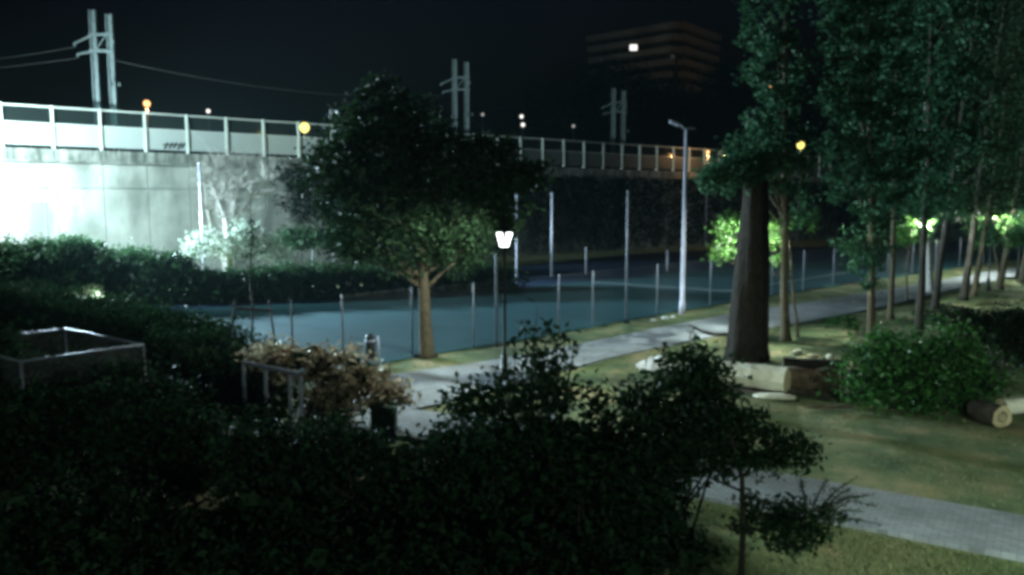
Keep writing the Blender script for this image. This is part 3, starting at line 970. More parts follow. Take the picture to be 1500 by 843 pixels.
# topped massive trunk
b = at(1094, 527)
d = b[1]
rt = empty('topped_trunk', b, 'massive topped bare trunk standing among the cut logs', 'tree trunk')
zs = [0, .25, .7, 1.5, 2.6, 3.8, 4.9, 5.8, 6.35, 6.6]
def rr_at(z): 
    return 0.70 + .06 * math.exp(-z / .4) - .042 * z
mb = MB()
V = []
n = 60
zs = [0, .12, .3, .55, .9] + list(np.arange(1.3, 6.2, .35)) + [6.35, 6.6]
for z in zs:
    for j in range(n):
        a = 2 * math.pi * j / n
        r = rr_at(z) * (1 + .13 * math.exp(-z * 1.2) * math.sin(a * 5 + 1) + .05 * math.sin(a * 2 + z * .9) + .03 * math.sin(a * 7 + z * .8) + (.028 if (j + int(1.3 * math.sin(z * 1.7))) % 3 == 0 else -.012) + random.uniform(-.012, .012))
        if z > 6.4:
            r *= .6
        V.append((r * math.cos(a) + .02 * z, r * math.sin(a), z))
k = len(zs)
Fs = [(i*n + j, i*n + (j+1) % n, (i+1)*n + (j+1) % n, (i+1)*n + j) for i in range(k-1) for j in range(n)] + [tuple((k-1)*n + j for j in range(n))]
mb.add(V, Fs)
mb.obj('trunk', M['bark_grey'], rt, True)
bl = px_blobs([(1096, 243, 34, 24), (1070, 252, 30, 22, -.3), (1118, 232, 26, 26, -.2), (1042, 262, 24, 16, -.2), (1085, 262, 22, 13, -.9), (1110, 256, 18, 12, -.8)], d)
o = leaves('sprouts', blob_points(bl, 5, 22, .16, .3), .2, M['leaf_poplar'], rt); o.location = tuple(-b)
lb = MB()
for c, r in bl:
    q0 = np.array([0.1, 0, 6.3]); q1 = np.asarray(c) - b
    lb.tube([q0, (q0 + q1) / 2 + np.array([0, 0, .1]), q1], [.07, .04, .012], 6)
stuff(lb.obj('shoot', M['bark'], rt, True))
pop = 'poplars along the park path'
TALL = 'slim tall poplar '
make_tree('poplar', 1151, 499, (1150, -60), [
    (1130, 20, 42, 60), (1140, 100, 44, 55), (1135, 175, 46, 50), (1118, 215, 36, 36), (1150, -40, 45, 60), (1128, 255, 40, 34), (1062, 262, 34, 26), (1085, 240, 34, 28), (1160, 235, 30, 44), (1172, 300, 26, 30)],
    .17, .05, TALL + 'immediately right of the massive topped trunk', pop, 'bark', 'leaf_poplar', .25, 2.0, 24, .20, shell=.6)
make_tree('poplar', 1276, 497, (1272, -80), [
    (1250, 60, 48, 55), (1285, 20, 55, 60), (1240, 130, 40, 48), (1290, 130, 55, 60), (1255, 210, 52, 52), (1305, 220, 50, 55), (1240, 265, 38, 38), (1285, 290, 48, 48), (1272, 350, 38, 44), (1275, 395, 24, 34), (1235, -20, 42, 50), (1300, -40, 50, 50)],
    .16, .05, TALL + 'rising from the left edge of the green brush', pop, 'bark', 'leaf_poplar', .25, 1.9, 24, .20, shell=.6)
make_tree('poplar', 1304, 468, (1320, -70), [
    (1335, 30, 60, 70), (1345, 120, 60, 60), (1340, 210, 55, 55), (1330, 285, 44, 36), (1360, -40, 60, 60)],
    .13, .04, TALL + 'with a leaning thin stem, second along the verge', pop, 'bark', 'leaf_poplar', .26, 1.6, 24, .21, shell=.6)
make_tree('poplar', 1346, 482, (1372, -80), [
    (1385, 50, 62, 75), (1395, 150, 62, 65), (1390, 235, 58, 52), (1375, 295, 50, 34), (1410, -30, 60, 60)],
    .17, .05, TALL + 'with a weedy green foot behind the brush', pop, 'bark_dark', 'leaf_poplar', .26, 1.6, 24, .21, shell=.6)
make_tree('poplar', 1369, 454, (1440, -40), [
    (1440, 60, 55, 75), (1445, 160, 55, 65), (1435, 245, 55, 50), (1425, 300, 48, 30)],
    .19, .05, TALL + 'with a dark stem in front of the pale lit stem', pop, 'bark_dark', 'leaf_tree', .18, 2.4, 20, .30)
make_tree('poplar', 1363, 428, (1352, 100), [
    (1345, 180, 40, 60), (1340, 260, 40, 45), (1342, 325, 34, 30)],
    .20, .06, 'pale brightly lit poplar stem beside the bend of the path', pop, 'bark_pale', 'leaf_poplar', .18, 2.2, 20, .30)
make_tree('poplar', 1411, 440, (1480, -40), [
    (1485, 60, 45, 80), (1490, 170, 50, 70), (1480, 260, 50, 45)],
    .20, .06, TALL + 'leftmost of the close pair right of the pale stem', pop, 'bark_dark', 'leaf_tree', .18, 2.4, 20, .30)
make_tree('poplar', 1426, 434, (1500, 0), [
    (1520, 80, 50, 90), (1520, 200, 50, 80), (1475, 330, 40, 28), (1450, 340, 26, 26)],
    .16, .05, TALL + 'rightmost of the close pair right of the pale stem', pop, 'bark', 'leaf_poplar', .18, 2.4, 20, .30)
make_tree('poplar', 1463, 424, (1540, 0), [
    (1545, 150, 50, 90), (1500, 335, 34, 26), (1530, 300, 50, 40)],
    .22, .07, TALL + 'standing past the bend near the right edge', pop, 'bark', 'leaf_poplar', .18, 2.2, 20, .30)
make_tree('poplar', 1497, 414, (1560, 0), [
    (1570, 180, 50, 90), (1515, 320, 40, 30)],
    .22, .07, TALL + 'cut by the right edge of the view', pop, 'bark', 'leaf_poplar', .18, 2.2, 20, .30)
# young broadleaf tree whose leaves glow round the lamp behind the trunk
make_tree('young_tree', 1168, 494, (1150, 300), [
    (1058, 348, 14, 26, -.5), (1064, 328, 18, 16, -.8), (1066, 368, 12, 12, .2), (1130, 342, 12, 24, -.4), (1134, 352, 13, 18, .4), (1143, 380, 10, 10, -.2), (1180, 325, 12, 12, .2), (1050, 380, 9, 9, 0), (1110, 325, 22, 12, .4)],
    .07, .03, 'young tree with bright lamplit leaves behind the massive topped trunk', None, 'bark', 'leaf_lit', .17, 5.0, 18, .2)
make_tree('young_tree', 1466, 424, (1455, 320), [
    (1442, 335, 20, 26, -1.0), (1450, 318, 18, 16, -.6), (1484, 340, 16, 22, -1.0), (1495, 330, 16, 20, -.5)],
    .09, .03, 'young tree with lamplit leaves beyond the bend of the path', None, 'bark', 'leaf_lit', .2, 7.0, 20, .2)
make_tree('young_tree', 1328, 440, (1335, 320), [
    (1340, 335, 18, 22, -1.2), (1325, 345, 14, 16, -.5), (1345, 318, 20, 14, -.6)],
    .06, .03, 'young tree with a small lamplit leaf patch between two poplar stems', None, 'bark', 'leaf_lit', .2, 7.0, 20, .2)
# bare multi-stem tree in front of the wall
b = at(335, 413)
dd = b[1]
rt = empty('bare_tree', b, 'bare pale multi-stemmed tree against the bright viaduct wall', 'tree')
mb, tw = MB(), MB()
stems = [[(334, 413), (333, 345), (330, 318), (316, 284), (304, 258)], [(335, 413), (334, 340), (329, 320), (325, 275), (322, 245)], [(336, 413), (336, 335), (342, 300), (352, 270), (356, 245)],
         [(337, 413), (338, 340), (352, 310), (375, 282), (392, 260)], [(333, 413), (326, 360), (312, 345), (303, 300), (299, 262)]]
for k, st in enumerate(stems):
    pts = [P(x, y, dd + (k - 2) * .15) - b for x, y in st]
    mb.tube(pts, [.21, .19, .15, .11, .06], 7)
    for q in range(120):
        i = random.choice((2, 3, 3, 4, 4))
        s0 = np.asarray(pts[i]) * .8 + np.asarray(pts[i - 1]) * .2
        e = s0 + np.array([random.uniform(-1.2, 1.9), random.uniform(-1, 1), random.uniform(.1, 1.6)])
        m_ = (s0 + e) / 2 + RNG.normal(size=3) * .2
        tw.tube([s0, m_, e], [.022, .016, .006], 3, False)
        for z in range(2):
            tw.tube([m_, m_ + RNG.normal(size=3) * .5 + np.array([.1, 0, .3])], [.012, .005], 3, False)
mb.obj('trunk', M['bark_pale'], rt, True)
stuff(tw.obj('twigs', M['bark_pale'], rt))
# dark sapling tied between two stakes
b = at(369, 500)
dd = b[1]
rt = empty('staked_sapling', b, 'slender dark sapling tied between two leaning stakes', 'tree')
pts = [P(x, y, dd) - b for x, y in ((369, 500), (370, 450), (366, 400), (370, 350), (367, 312), (367, 285))]
MB().tube(pts, [.05, .045, .04, .03, .02, .01], 7).obj('trunk', M['bark_dark'], rt, True)
for a, c in (((336, 503), (345, 440)), ((403, 503), (394, 440))):
    MB().tube([P(*a, dd) - b, P(*c, dd) - b], .045, 7).obj('stake', M['bark_dark'], rt, True)
MB().bar(P(343, 452, dd) - b, P(396, 455, dd) - b, .05, .13).obj('crossbar', M['bark_dark'], rt)
bl = px_blobs([(368, 320, 6, 16), (367, 352, 9, 14), (362, 380, 18, 16), (378, 395, 16, 14), (358, 402, 16, 10), (352, 462, 10, 8), (372, 340, 12, 20), (376, 365, 22, 10)], dd)
o = leaves('crown', blob_points(bl, 7, 6, .12, .3), .13, M['leaf_dark'], rt); o.location = tuple(-b)

# ------------------------------------------------------------------ hedges and shrubs beyond the court
def hedge(name, pts, width, h, label, leafm='leaf_hedge', leaf=.14, dens=55, lump=.35, cat='hedge'):
    """clipped but lumpy hedge along ground points pts (x, y, height)"""
    pts = np.asarray(pts, float)
    c = pts.mean(axis=0)
    root = empty(name, (c[0], c[1], 0), label, cat)
    out = []
    for a, b_ in zip(pts[:-1], pts[1:]):
        d = (b_ - a)[:2]
        L = np.linalg.norm(d)
        n = np.array([d[1], -d[0]]) / L
        N = int(L * (h + width) * dens)
        t = RNG.random(N)
        hh = (a[2] + (b_[2] - a[2]) * t)
        u = t * L
        bumpy = lump * (np.sin(u * 1.7 + a[0]) * .5 + np.sin(u * 3.9 + 1) * .3 + RNG.normal(size=N) * .25)
        side = RNG.random(N)
        z = np.where(side < .5, RNG.random(N) * hh, hh + bumpy - RNG.random(N) * .35)
        off = np.where(side < .5, width / 2 * np.where(RNG.random(N) < .7, 1, -1) * (1 - .25 * RNG.random(N)) + bumpy * .6, width * (RNG.random(N) - .5))
        xy = a[:2] + d * t[:, None] + n * off[:, None]
        out.append(np.column_stack([xy, np.maximum(z, .05)]))
    C = np.concatenate(out)
    o = leaves('foliage', C, leaf, M[leafm], root, flat=.4); o.location = (-c[0], -c[1], 0)
    mb = MB()
    for a, b_ in zip(pts[:-1], pts[1:]):
        L = np.linalg.norm((b_ - a)[:2])
        for t in np.linspace(0, 1, max(2, int(L / .8))):
            p = a + (b_ - a) * t
            mb.tube([(p[0] - c[0], p[1] - c[1], 0), (p[0] - c[0] + random.uniform(-.2, .2), p[1] - c[1] + random.uniform(-.2, .2), p[2] * .8)], [.05, .02], 5)
    o = mb.obj('stem', M['bark_dark'], root); stuff(o)
    # dense shaded inside of the hedge: crossed inner leaves
    N = int(len(C) * .9)
    t = RNG.random(N)
    seg = RNG.integers(0, len(pts) - 1, N)
    base = pts[seg] + (pts[seg + 1] - pts[seg]) * t[:, None]
    inn = base.copy()
    inn[:, :2] += RNG.normal(size=(N, 2)) * width * .26
    inn[:, 2] = base[:, 2] * RNG.random(N) * .9
    o2 = leaves('inner_foliage', inn, leaf * 2.6, M['leaf_dark'], root); o2.location = (-c[0], -c[1], 0)
    return root
def hp(px, py, h):
    """ground point whose top at height h is seen at (px, py)"""
    p = at(px, py, h)
    return (p[0], p[1], h)
hedge('hedge', [hp(215, 392, 2.0), hp(330, 394, 1.9), hp(450, 388, 2.0), hp(610, 388, 1.8), hp(745, 390, 1.5)], 2.4, 2.0, 'long dark hedge along the back edge of the court', dens=110, leaf=.17)
hedge('hedge', [hp(-110, 418, 2.2), hp(60, 425, 2.1), hp(160, 446, 2.0), hp(240, 464, 1.9), hp(330, 502, 1.9), hp(352, 520, 1.7)], 2.6, 2.0, 'near left hedge dropping towards the metal railing', dens=260, leaf=.12)
for i, (bl, d, lab) in enumerate([([(75, 375, 65, 28), (110, 372, 50, 26), (40, 392, 60, 28)], 45, 'rounded bush silhouetted by the brightest part of the wall'),
                                  ([(5, 378, 40, 28), (-30, 385, 40, 40)], 44, 'bush at the left edge in front of the glaring wall'),
                                  ([(190, 385, 55, 22), (240, 388, 50, 20), (150, 398, 60, 20)], 45, 'low bush between the rounded bush and the pale flowering shrub')]):
    make_bush('wall_bush', 0, 0, d, bl + [(bl[0][0], bl[0][1] + 30, bl[0][2], 25)], lab, 'leaf_hedge', .2, 3, 26, .25, cat='bush')
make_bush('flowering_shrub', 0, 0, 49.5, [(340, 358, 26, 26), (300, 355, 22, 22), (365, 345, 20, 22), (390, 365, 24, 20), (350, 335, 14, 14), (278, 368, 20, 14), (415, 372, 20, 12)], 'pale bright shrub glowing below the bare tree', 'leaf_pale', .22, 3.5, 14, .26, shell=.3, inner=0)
make_bush('wall_bush', 0, 0, 56, [(440, 350, 40, 18), (490, 352, 40, 14), (530, 358, 40, 16)], 'green lit bush under the ivy right of the pale shrub', 'leaf_tree', .22, 3, 20, .25)

# ------------------------------------------------------------------ left side: cage, railing, dry bush, box, bin
zc = 2.4
A_, B_, C_ = at(210, 505, zc), at(95, 482, zc), at(30, 530, zc)
D_ = B_ + C_ - A_
cc = (A_ + C_) / 2; cc[2] = 0
rt = empty('wire_cage', cc, 'open-topped wire cage with pale top rails amid dark bushes', 'cage')
cs = [A_, B_, D_, C_]
for p in cs:
    MB().lathe([(.03, 0), (.03, zc)], 8, (p[0] - cc[0], p[1] - cc[1], 0)).obj('post', M['steel'], rt, True)
for i in range(4):
    p, q = cs[i], cs[(i + 1) % 4]
    MB().tube([p - cc, q - cc], .028, 6).obj('rail', M['steel'], rt, True)
    p0, q0 = p.copy(), q.copy(); p0[2] = q0[2] = 0
    mesh_panel(p0, q0, zc, .09, .004, rt, cc)
zr = 1.9
A_, B_ = at(357, 531, zr), at(440, 549, zr)
ra = (A_ + B_) / 2; ra[2] = 0
rt = empty('metal_railing', ra, 'grey metal railing in front of the dry-leaved bush', 'railing')
MB().bar(A_ - ra, B_ - ra, .08, .08).obj('rail', M['steel'], rt)
for t in (0.0, .40, .82, 1.0):
    p = A_ + (B_ - A_) * t - ra
    MB().box((p[0], p[1], zr / 2 - .025), (.07, .07, zr - .05)).obj('post', M['steel'], rt)
make_bush('dry_bush', 0, 0, 19.6, [(395, 523, 42, 17), (440, 532, 50, 24), (500, 552, 52, 38), (545, 572, 40, 32), (580, 580, 28, 18), (485, 590, 50, 36)], 'rusty dry-leaved bush beside the metal railing', 'leaf_dry', .20, 8, 16, .18, aspect=.5)
b = at(563, 632)
rt = empty('utility_box', b, 'low green utility box at the path edge', 'utility box')
MB().box((0, 0, .32), (.6, .45, .64)).obj('body', M['greenbox'], rt)
MB().box((0, 0, .66), (.66, .5, .04)).obj('lid', M['greenbox'], rt)
MB().box((.1, -.23, .34), (.34, .012, .46)).obj('door', M['greenbox'], rt)
b = at(543, 532)
rt = empty('litter_bin', b, 'black litter bin on a pale post at the court corner', 'litter bin')
MB().lathe([(.15, .12), (.17, .2), (.17, .78), (.15, .82)], 14).obj('body', M['black'], rt, True)
MB().lathe([(.185, .78), (.185, .83)], 14).obj('rim', M['steel_pale'], rt, True)
MB().lathe([(.14, .84), (.16, .92), (.12, 1.02), (.04, 1.06)], 14).obj('lid', M['black'], rt, True)
MB().lathe([(.04, 0), (.04, .95)], 8, (.28, 0, 0)).obj('post', M['steel_pale'], rt, True)
MB().bar((.1, 0, .8), (.32, 0, .82), .05).obj('bracket', M['steel_pale'], rt)

# ------------------------------------------------------------------ logs and debris round the trunk
def log(px, py, L, r, ang, label, bark, cut='cutwood', hollow=False, tilt=0.0, n=14, name='log', rough=.05, smooth_=True):
    b = at(px, py)
    rt = empty(name, b, label, 'log', 'cut logs round the topped trunk', rz=ang)
    mb = MB()
    k = 7
    V = []
    for i in range(k):
        x = -L / 2 + L * i / (k - 1)
        for j in range(n):
            a = 2 * math.pi * j / n
            rr = r * (1 + .06 * math.sin(a * 3 + i * .5) + (.5 * rough * math.sin(i * 1.9 + a)) + random.uniform(-rough, rough))
            V.append((x, rr * math.cos(a), max(-.0, r + rr * math.sin(a) * .95) + tilt * x))
    mb.add(V, [(i*n + j, (i+1)*n + j, (i+1)*n + (j+1) % n, i*n + (j+1) % n) for i in range(k-1) for j in range(n)])
    mb.obj('bark', M[bark], rt, smooth_)
    for sgn, i in ((-1, 0), (1, k - 1)):
        ring = [V[i*n + j] for j in range(n)]
        x = ring[0][0]
        m2 = MB()
        if hollow:
            inner = [(p[0], p[1] * .55, r + (p[2] - r) * .55) for p in ring]
            m2.add(ring + inner, [(j, (j+1) % n, n + (j+1) % n, n + j) for j in range(n)])
            deep = [(p[0] - sgn * .3, p[1], p[2]) for p in inner]
            m2.add(inner + deep, [(j, (j+1) % n, n + (j+1) % n, n + j) for j in range(n)])
        else:
            m2.add(ring + [(x + sgn * .01, 0, r + tilt * x)], [(j, (j+1) % n, n) for j in range(n)])
        m2.obj('cut_face', M[cut], rt)
    return rt
log(1104, 570, 2.0, .40, R(-36), 'pale bark-stripped log lying in front of the massive trunk', 'strip', n=8, rough=.05, smooth_=False)
log(1194, 573, 1.6, .36, R(-22), 'thick rough brown log right of the pale stripped log', 'rotten', 'rotten', n=12, rough=.16)
log(1190, 545, 1.9, .24, R(-14), 'dark log behind the thick brown log', 'bark_dark', 'rotten', rough=.12)
log(1243, 560, .5, .2, R(70), 'short pale-ended log against the green brush', 'bark', 'strip')
log(1448, 622, .8, .30, R(-75), 'hollow yellow-ended log at the right end of the green brush', 'bark_dark', 'cutwood', True)
log(1492, 606, 1.1, .22, R(10), 'yellowish log at the right edge beyond the hollow log', 'strip', 'cutwood')
def chunk(name, px, py, s, mat, label, cat, group, rz=0.0):
    b = at(px, py)
    mb = MB()
    n = 9
    V = [(s[0] * math.cos(a) * random.uniform(.75, 1.1), s[1] * math.sin(a) * random.uniform(.75, 1.1), z * s[2]) for z, q in ((0, 1), (.6, 1)) for a in np.linspace(0, 2*math.pi, n, endpoint=False)]
    V += [(v[0] * .6, v[1] * .6, s[2] * random.uniform(.85, 1.1)) for v in V[n:]]
    mb.add(V, [(i*n + j, i*n + (j+1) % n, (i+1)*n + (j+1) % n, (i+1)*n + j) for i in range(2) for j in range(n)] + [tuple(2*n + j for j in range(n))])
    o = mb.obj(name, M[mat])
    o.location = tuple(b); o.rotation_euler = (0, 0, rz)
    return tag(o, label, cat, group)
dg = 'wood pieces round the topped trunk'
chunk('wood_slab', 1134, 582, (.68, .34, .09), 'strip', 'flat pale wood slab on the grass before the stripped log', 'wood piece', dg, -.1)
chunk('wood_chunk', 1216, 527, (.16, .12, .2), 'strip', 'small whitish wood chunk behind the brown log', 'wood piece', dg)
chunk('wood_chunk', 1236, 540, (.12, .1, .14), 'strip', 'smallest whitish wood chunk at the brush edge', 'wood piece', dg)
chunk('wood_chunk', 1168, 519, (.3, .12, .16), 'strip', 'pale splintered wood piece just right of the trunk foot', 'wood piece', dg, .5)
chunk('wood_chunk', 1192, 524, (.24, .12, .12), 'cutwood', 'tan splintered wood piece behind the dark log', 'wood piece', dg, -.4)
chunk('wood_chunk', 1215, 598, (.7, .12, .07), 'rotten', 'long bark strip on soil in front of the brown log', 'wood piece', dg, .1)
# branch arching left of the trunk
b = at(1062, 497)
rt = empty('fallen_branch', b, 'dark curved branch reaching left from the massive trunk', 'branch')
MB().tube([P(x, y, b[1]) - b for x, y in ((1066, 490), (1046, 490), (1028, 486), (1018, 480), (1008, 476))], [.06, .06, .05, .045, .03], 7).obj('limb', M['bark_dark'], rt, True)
MB().tube([P(x, y, b[1]) - b for x, y in ((1018, 480), (1012, 488), (1010, 497))], [.04, .035, .03], 6).obj('limb', M['bark_dark'], rt, True)
o = leaves('foliage', blob_points(px_blobs([(1012, 486, 9, 10)], b[1]), 8, 8, .08), .1, M['leaf_dark'], rt); o.location = tuple(-b)
# crumpled white sheet
b = at(962, 541)
rt = MB()
nn = 12
V = []
for i in range(nn):
    for j in range(nn):
        u, v = i / (nn - 1) - .5, j / (nn - 1) - .5
        V.append((u * 1.35 + random.uniform(-.04, .04), v * .9 + random.uniform(-.04, .04), max(.03, .42 * math.exp(-(u*u + v*v) * 7) + .16 * math.sin(u * 13) * math.cos(v * 11) + random.uniform(-.06, .06))))
rt.add(V, [(i*nn + j, (i+1)*nn + j, (i+1)*nn + j + 1, i*nn + j + 1) for i in range(nn - 1) for j in range(nn - 1)])
o = rt.obj('plastic_sheet', M['white'])
o.location = tuple(b)
tag(o, 'crumpled white plastic sheet on the grass behind the glossy shrub', 'sheet')
for px, py, s in ((957, 470, .16), (975, 467, .2), (986, 465, .14)):
    chunk('rubble_piece', px, py, (s, s * .7, s * .5), 'white', {957: 'pale rubble piece left of the light column foot', 975: 'largest pale rubble piece by the court fence foot', 986: 'pale rubble piece nearest the light column foot'}[px], 'rubble', 'rubble by the court fence')
chunk('stone', 918, 474, (.18, .15, .12), 'black', 'dark stone at the foot of the tall fence post', 'stone', None)
chunk('stone', 618, 523, (.3, .2, .16), 'black', 'dark stone at the left foot of the park tree', 'stone', None)

# ------------------------------------------------------------------ brush and weeds on the right
make_bush('brush_heap', 0, 0, 21.4, [(1345, 548, 80, 56), (1290, 538, 54, 50), (1400, 540, 66, 52), (1262, 565, 34, 36), (1315, 590, 70, 26), (1400, 588, 56, 26), (1440, 560, 36, 44), (1310, 505, 30, 22), (1385, 500, 34, 22)], 'heap of cut green leafy branches beside the logs', 'leaf_brush', .17, 4.5, 24, .26, cat='brush heap', shell=.2, inner=1.5, stems=16)
make_bush('rust_bush', 0, 0, 27, [(1440, 480, 60, 30), (1400, 470, 40, 20), (1490, 490, 45, 45), (1480, 530, 45, 40)], 'dark bush with a few rusty leaves behind the green brush at right edge', 'leaf_rust', .14, 6, 22, .17)
for px, py, s, lab in ((1215, 479, 12, 'left weed tuft on the verge right of the slim poplar'), (1243, 482, 18, 'larger weed tuft on the verge before the path'), (1350, 470, 14, 'weeds round the poplar foot behind the brush')):
    d = base_depth(px, py)
    make_bush('weed_tuft', 0, 0, d, [(px, py - s * .5, s, s * .6)], lab, 'leaf_brush', .14, 9, 14, .12, stems=2, cat='weed')

# ------------------------------------------------------------------ foreground shrubs
def shoots(name, depth, base_px, tips, label, leafm='leaf_gloss', leaf=.11, step=.075, extra=None, cat='shrub', dens=10):
    """shrub of upright shoots; each tip (px,py) gets a stem lined with leaves"""
    b = P(base_px[0], base_px[1], depth); b = np.array([b[0], depth, 0.0])
    root = empty(name, b, label, cat)
    mb = MB()
    pts_all = []
    for (px, py, dz) in tips:
        e = P(px, py, depth + dz)
        s = np.array([b[0] + random.uniform(-.3, .3), depth + random.uniform(-.25, .25), 0])
        m_ = s * .45 + e * .55 + np.array([(e[0] - s[0]) * .15, 0, -.1])
        m2 = s * .15 + e * .85 + np.array([(e[0] - s[0]) * .06, 0, -.03])
        mb.tube([s - b, m_ - b, m2 - b, e - b], [.03, .018, .011, .005], 5)
        L = np.linalg.norm(e - m_)
        for a, c in ((m_, m2), (m2, e)):
            n = int(np.linalg.norm(c - a) / step * 2.6)
            t = RNG.random((n, 1))
            pts_all.append(a + (c - a) * t + RNG.normal(size=(n, 3)) * leaf * .55)
    if extra:
        pts_all.append(blob_points(px_blobs(extra, depth), dens, 18, .15, .3))
    o = leaves('foliage', np.concatenate(pts_all), leaf, M[leafm], root, aspect=.5, droop=-.4); o.location = tuple(-b)
    o = mb.obj('stem', M['bark_dark'], root, True); stuff(o)
    return root
tips = [(787, 450, 0), (770, 468, .2), (800, 470, -.2), (820, 470, .1), (830, 490, -.1), (842, 500, .2), (755, 505, 0), (780, 500, .3), (812, 505, 0), (838, 530, .3), (800, 530, -.3),
        (668, 552, 0), (685, 562, .2), (655, 575, -.2), (700, 575, 0), (725, 540, .1), (735, 545, -.2), (745, 565, .3), (765, 555, 0), (830, 560, 0), (715, 560, .2), (820, 580, .2), (675, 590, 0)]
shoots('glossy_shrub', 13.2, (760, 640), tips, 'tall glossy shrub with upright shoots below the lantern lamp', extra=[(690, 595, 30, 30), (750, 590, 45, 35), (800, 560, 30, 35), (780, 520, 14, 30), (665, 585, 18, 22), (715, 570, 24, 26), (780, 575, 40, 34), (825, 585, 22, 26)], leaf=.17, dens=5.5, step=.085)
tips = [(1012, 490, 0), (1000, 500, .2), (985, 520, -.2), (1040, 515, .1), (920, 545, 0), (905, 560, .2), (940, 555, -.1), (870, 570, .1), (880, 585, -.2), (900, 600, 0), (1065, 540, 0), (1085, 560, .2), (855, 590, 0), (965, 535, .2), (1075, 600, .1)]
shoots('broadleaf_shrub', 12.6, (985, 680), tips, 'broad dark shrub in front of the massive trunk and logs', extra=[(1015, 545, 50, 45), (990, 590, 70, 45), (930, 590, 30, 25), (875, 590, 28, 20), (930, 640, 70, 35), (1035, 572, 38, 40), (1010, 640, 80, 50), (1070, 635, 36, 28), (960, 690, 70, 50)], leaf=.165, dens=9, step=.13)
# small tree with feathery side branch
d0 = 11.2
b = P(1090, 700, d0); b = np.array([b[0], d0, 0.0])
rt = empty('small_tree', b, 'small dark tree with a feathery side branch by the side path', 'tree')
MB().tube([(0, 0, 0), (.01, 0, .8), P(1088, 760, d0) - b, P(1087, 700, d0) - b, P(1070, 640, d0) - b, P(1050, 590, d0) - b], [.05, .045, .042, .038, .03, .015], 8).obj('trunk', M['bark_dark'], rt, True)
mb = MB()
for st in ([(1088, 760), (1130, 752), (1180, 752), (1215, 745)], [(1087, 700), (1130, 650), (1190, 665)], [(1087, 720), (1040, 700), (1015, 690)], [(1070, 640), (1110, 610), (1150, 640)], [(1087, 780), (1150, 770), (1190, 790)]):
    mb.tube([P(x, y, d0 + random.uniform(-.2, .2)) - b for x, y in st], np.linspace(.022, .008, len(st)), 5)
stuff(mb.obj('limb', M['bark_dark'], rt, True))
bl = px_blobs([(1055, 620, 50, 28), (1112, 636, 34, 16), (1145, 652, 26, 11), (1178, 676, 24, 10), (1010, 640, 60, 45), (1040, 680, 50, 22), (1120, 760, 30, 16), (1160, 768, 40, 18), (1185, 785, 30, 12), (1112, 735, 22, 12), (1205, 757, 26, 12), (1140, 790, 24, 12), (1095, 770, 20, 14), (960, 690, 60, 40), (1100, 610, 20, 12), (1165, 648, 24, 9), (1100, 668, 50, 20), (1190, 664, 18, 8), (1135, 672, 30, 10), (1150, 750, 34, 14), (1195, 772, 24, 14), (1165, 800, 20, 9)], d0)
o = leaves('crown', blob_points(bl, 18, 22, .10, .2), .11, M['leaf_gloss'], rt, aspect=.45); o.location = tuple(-b)
sp = []
mb = MB()
for (x, y, x2, y2, sg) in [(1195, 750, 1255, 700, -6), (1200, 755, 1245, 715, -5), (1205, 757, 1285, 742, -16), (1205, 760, 1290, 768, -4), (1200, 752, 1262, 728, -8), (1190, 745, 1212, 702, -4), (1180, 740, 1172, 698, 0), (1200, 758, 1280, 725, -12), (1205, 762, 1265, 750, -8)]:
    a, c = P(x, y, d0), P(x2, y2, d0 - random.uniform(-.2, .3))
    m_ = P((x + x2) / 2, (y + y2) / 2 + sg, d0)
    mb.tube([a - b, m_ - b, c - b], [.016, .012, .006], 4)
    t = RNG.random((46, 1))
    sp.append(np.where(t < .5, a + (m_ - a) * t * 2, m_ + (c - m_) * (t * 2 - 1)) + RNG.normal(size=(46, 3)) * .026)
o = leaves('foliage', np.concatenate(sp), .09, M['leaf_gloss'], rt, aspect=.22); o.location = tuple(-b)
stuff(mb.obj('twigs', M['bark_dark'], rt))
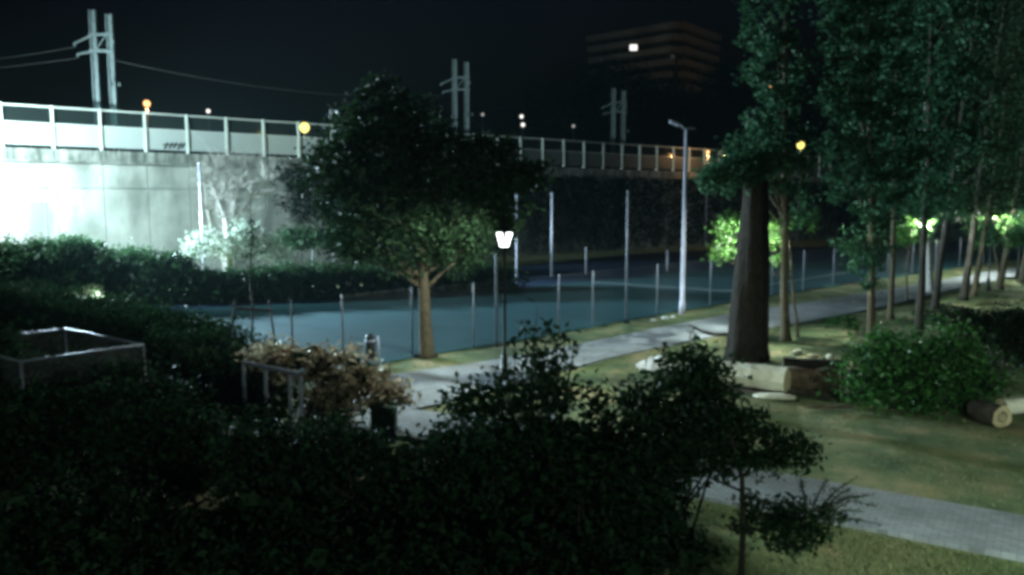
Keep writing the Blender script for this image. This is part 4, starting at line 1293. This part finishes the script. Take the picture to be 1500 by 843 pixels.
# big dark bushes at the bottom of the view
fg = [([(120, 560, 90, 40), (60, 565, 60, 35), (180, 570, 50, 40)], 17.6, 'dark bush filling the inside of the wire cage', 'leaf_dark'),
      ([(250, 615, 44, 34), (200, 640, 60, 40), (300, 650, 60, 40), (245, 690, 80, 50)], 14.5, 'small green bush right of the wire cage corner', 'leaf_hedge'),
      ([(60, 610, 90, 50), (150, 600, 60, 45), (20, 660, 120, 80), (150, 690, 130, 80)], 15.5, 'dark bush in front of the wire cage', 'leaf_hedge'),
      ([(40, 560, 60, 30), (-10, 540, 60, 60), (60, 590, 60, 30)], 17, 'green bush at the left edge inside the cage corner', 'leaf_hedge'),
      ([(250, 610, 70, 55), (300, 650, 90, 60), (220, 700, 100, 70), (330, 720, 90, 60)], 17, 'very dark bush between the cage and the metal railing', 'leaf_dark'),
      ([(110, 770, 140, 60), (30, 800, 120, 60), (220, 800, 120, 50)], 11.5, 'nearest dark bush at the bottom left corner', 'leaf_dark'),
      ([(420, 700, 110, 70), (480, 660, 70, 40), (370, 650, 60, 35), (480, 760, 130, 70), (350, 790, 110, 60)], 13, 'dark bush with glinting leaves in front of the railing', 'leaf_dark'),
      ([(600, 700, 90, 50), (530, 662, 50, 28), (670, 655, 55, 32), (620, 760, 130, 80), (700, 720, 90, 60)], 12.4, 'dark bush with small pale glints below the utility box', 'leaf_dark'),
      ([(790, 680, 90, 50), (740, 650, 60, 30), (850, 660, 70, 45), (820, 760, 130, 80)], 11.8, 'dark bush at the bottom centre under the glossy shrub', 'leaf_hedge'),
      ([(520, 830, 130, 50), (400, 840, 120, 45), (640, 830, 110, 45)], 10.4, 'nearest dark bush at the bottom edge below the railing', 'leaf_dark'),
      ([(760, 830, 110, 45), (880, 850, 80, 40)], 10.2, 'nearest dark bush at the bottom edge below the glossy shrub', 'leaf_dark'),
      ([(455, 632, 26, 22), (500, 640, 30, 20), (470, 665, 50, 30)], 13.6, 'upright dark bush just right of the metal railing', 'leaf_gloss'),
      ([(930, 740, 80, 60), (900, 690, 80, 40), (960, 800, 80, 60), (880, 810, 90, 50)], 11.0, 'dark bush at the bottom beside the small tree stem', 'leaf_dark')]
for bl, d, lab, lm in fg:
    make_bush('garden_bush', 0, 0, d, bl, lab, lm, .14, 9, 22, .16, group='garden bushes below the viewpoint', shell=.4, stems=8)

# ------------------------------------------------------------------ grass and fallen leaves
def scatter(poly_px, n):
    q = np.array([at(x, y)[:2] for x, y in poly_px])
    lo_, hi_ = q.min(0), q.max(0)
    p = RNG.uniform(lo_, hi_, size=(n, 2))
    inside = np.zeros(n, bool)
    j = len(q) - 1
    for i in range(len(q)):
        c = ((q[i, 1] > p[:, 1]) != (q[j, 1] > p[:, 1])) & (p[:, 0] < (q[j, 0] - q[i, 0]) * (p[:, 1] - q[i, 1]) / (q[j, 1] - q[i, 1] + 1e-12) + q[i, 0])
        inside ^= c
        j = i
    p = p[inside]
    z = 0.035 * np.sin(p[:, 0] * 0.9 + 1.3 * np.sin(p[:, 1] * 0.5)) * np.sin(p[:, 1] * 0.8 + 0.4) - 0.06
    return np.column_stack([p, z])
def blades(name, P0, h, mat):
    N = len(P0)
    a = RNG.uniform(0, 2 * math.pi, N)
    wv = np.column_stack([np.cos(a), np.sin(a), np.zeros(N)]) * .012
    lean = RNG.normal(size=(N, 3)) * .5; lean[:, 2] = 1
    H = h * RNG.uniform(.5, 1.4, N)[:, None]
    V = np.stack([P0 - wv, P0 + wv, P0 + lean * H], axis=1).reshape(-1, 3)
    me = bpy.data.meshes.new(name)
    me.vertices.add(N * 3); me.vertices.foreach_set('co', V.astype(np.float32).ravel())
    me.loops.add(N * 3); me.loops.foreach_set('vertex_index', np.arange(N * 3, dtype=np.int32))
    me.polygons.add(N); me.polygons.foreach_set('loop_start', np.arange(0, N * 3, 3, dtype=np.int32))
    at_ = me.attributes.new('rnd', 'FLOAT', 'POINT')
    pat = .5 + .3 * np.sin(P0[:, 0] * 1.1 + 2 * np.sin(P0[:, 1] * .7)) + .25 * RNG.normal(size=N)
    at_.data.foreach_set('value', np.repeat(np.clip(pat, 0, 1), 3).astype(np.float32))
    me.materials.append(mat)
    me.update(calc_edges=True)
    o = bpy.data.objects.new(name, me)
    COL.objects.link(o)
    return stuff(o)
lawn = np.concatenate([scatter([(860, 533), (1000, 503), (1150, 480), (1330, 444), (1440, 417), (1540, 400), (1560, 620), (1560, 760), (1300, 720), (1120, 688), (960, 658), (820, 628), (700, 600)], 260000),
                       scatter([(500, 546), (560, 533), (640, 520), (740, 508), (860, 482), (960, 468), (1060, 448), (1220, 422), (1330, 405), (1330, 417), (1200, 437), (1060, 459), (960, 478), (850, 503), (755, 521), (680, 535), (610, 547), (550, 546)], 90000),
                       scatter([(1000, 730), (1100, 748), (1290, 782), (1500, 822), (1560, 900), (1000, 900)], 60000)])
keep = RNG.random(len(lawn)) < (.45 + .4 * np.sin(lawn[:, 0] * 1.3 + np.sin(lawn[:, 1] * 1.9)) * np.sin(lawn[:, 1] * 1.1))
blades('grass', lawn[keep], .055, M['blade'])
lf = scatter([(700, 600), (860, 533), (1150, 480), (1440, 417), (1540, 400), (1560, 760), (1120, 688)], 2600)
lf[:, 2] += .05
leaves('fallen_leaves', lf, .10, M['litter'], None, flat=3.0)

# ------------------------------------------------------------------ night air
hm = bpy.data.materials.new('night_haze')
hm.use_nodes = True
hn = hm.node_tree
hn.nodes.remove(hn.nodes['Principled BSDF'])
pv = hn.nodes.new('ShaderNodeVolumePrincipled')
pv.inputs['Color'].default_value = (0.62, 0.92, 1.0, 1)
pv.inputs['Density'].default_value = 0.00012
pv.inputs['Anisotropy'].default_value = 0.35
hn.links.new(pv.outputs[0], hn.nodes['Material Output'].inputs['Volume'])
stuff(MB().box((0, 140, 42), (1420, 1140, 87)).obj('haze', hm))
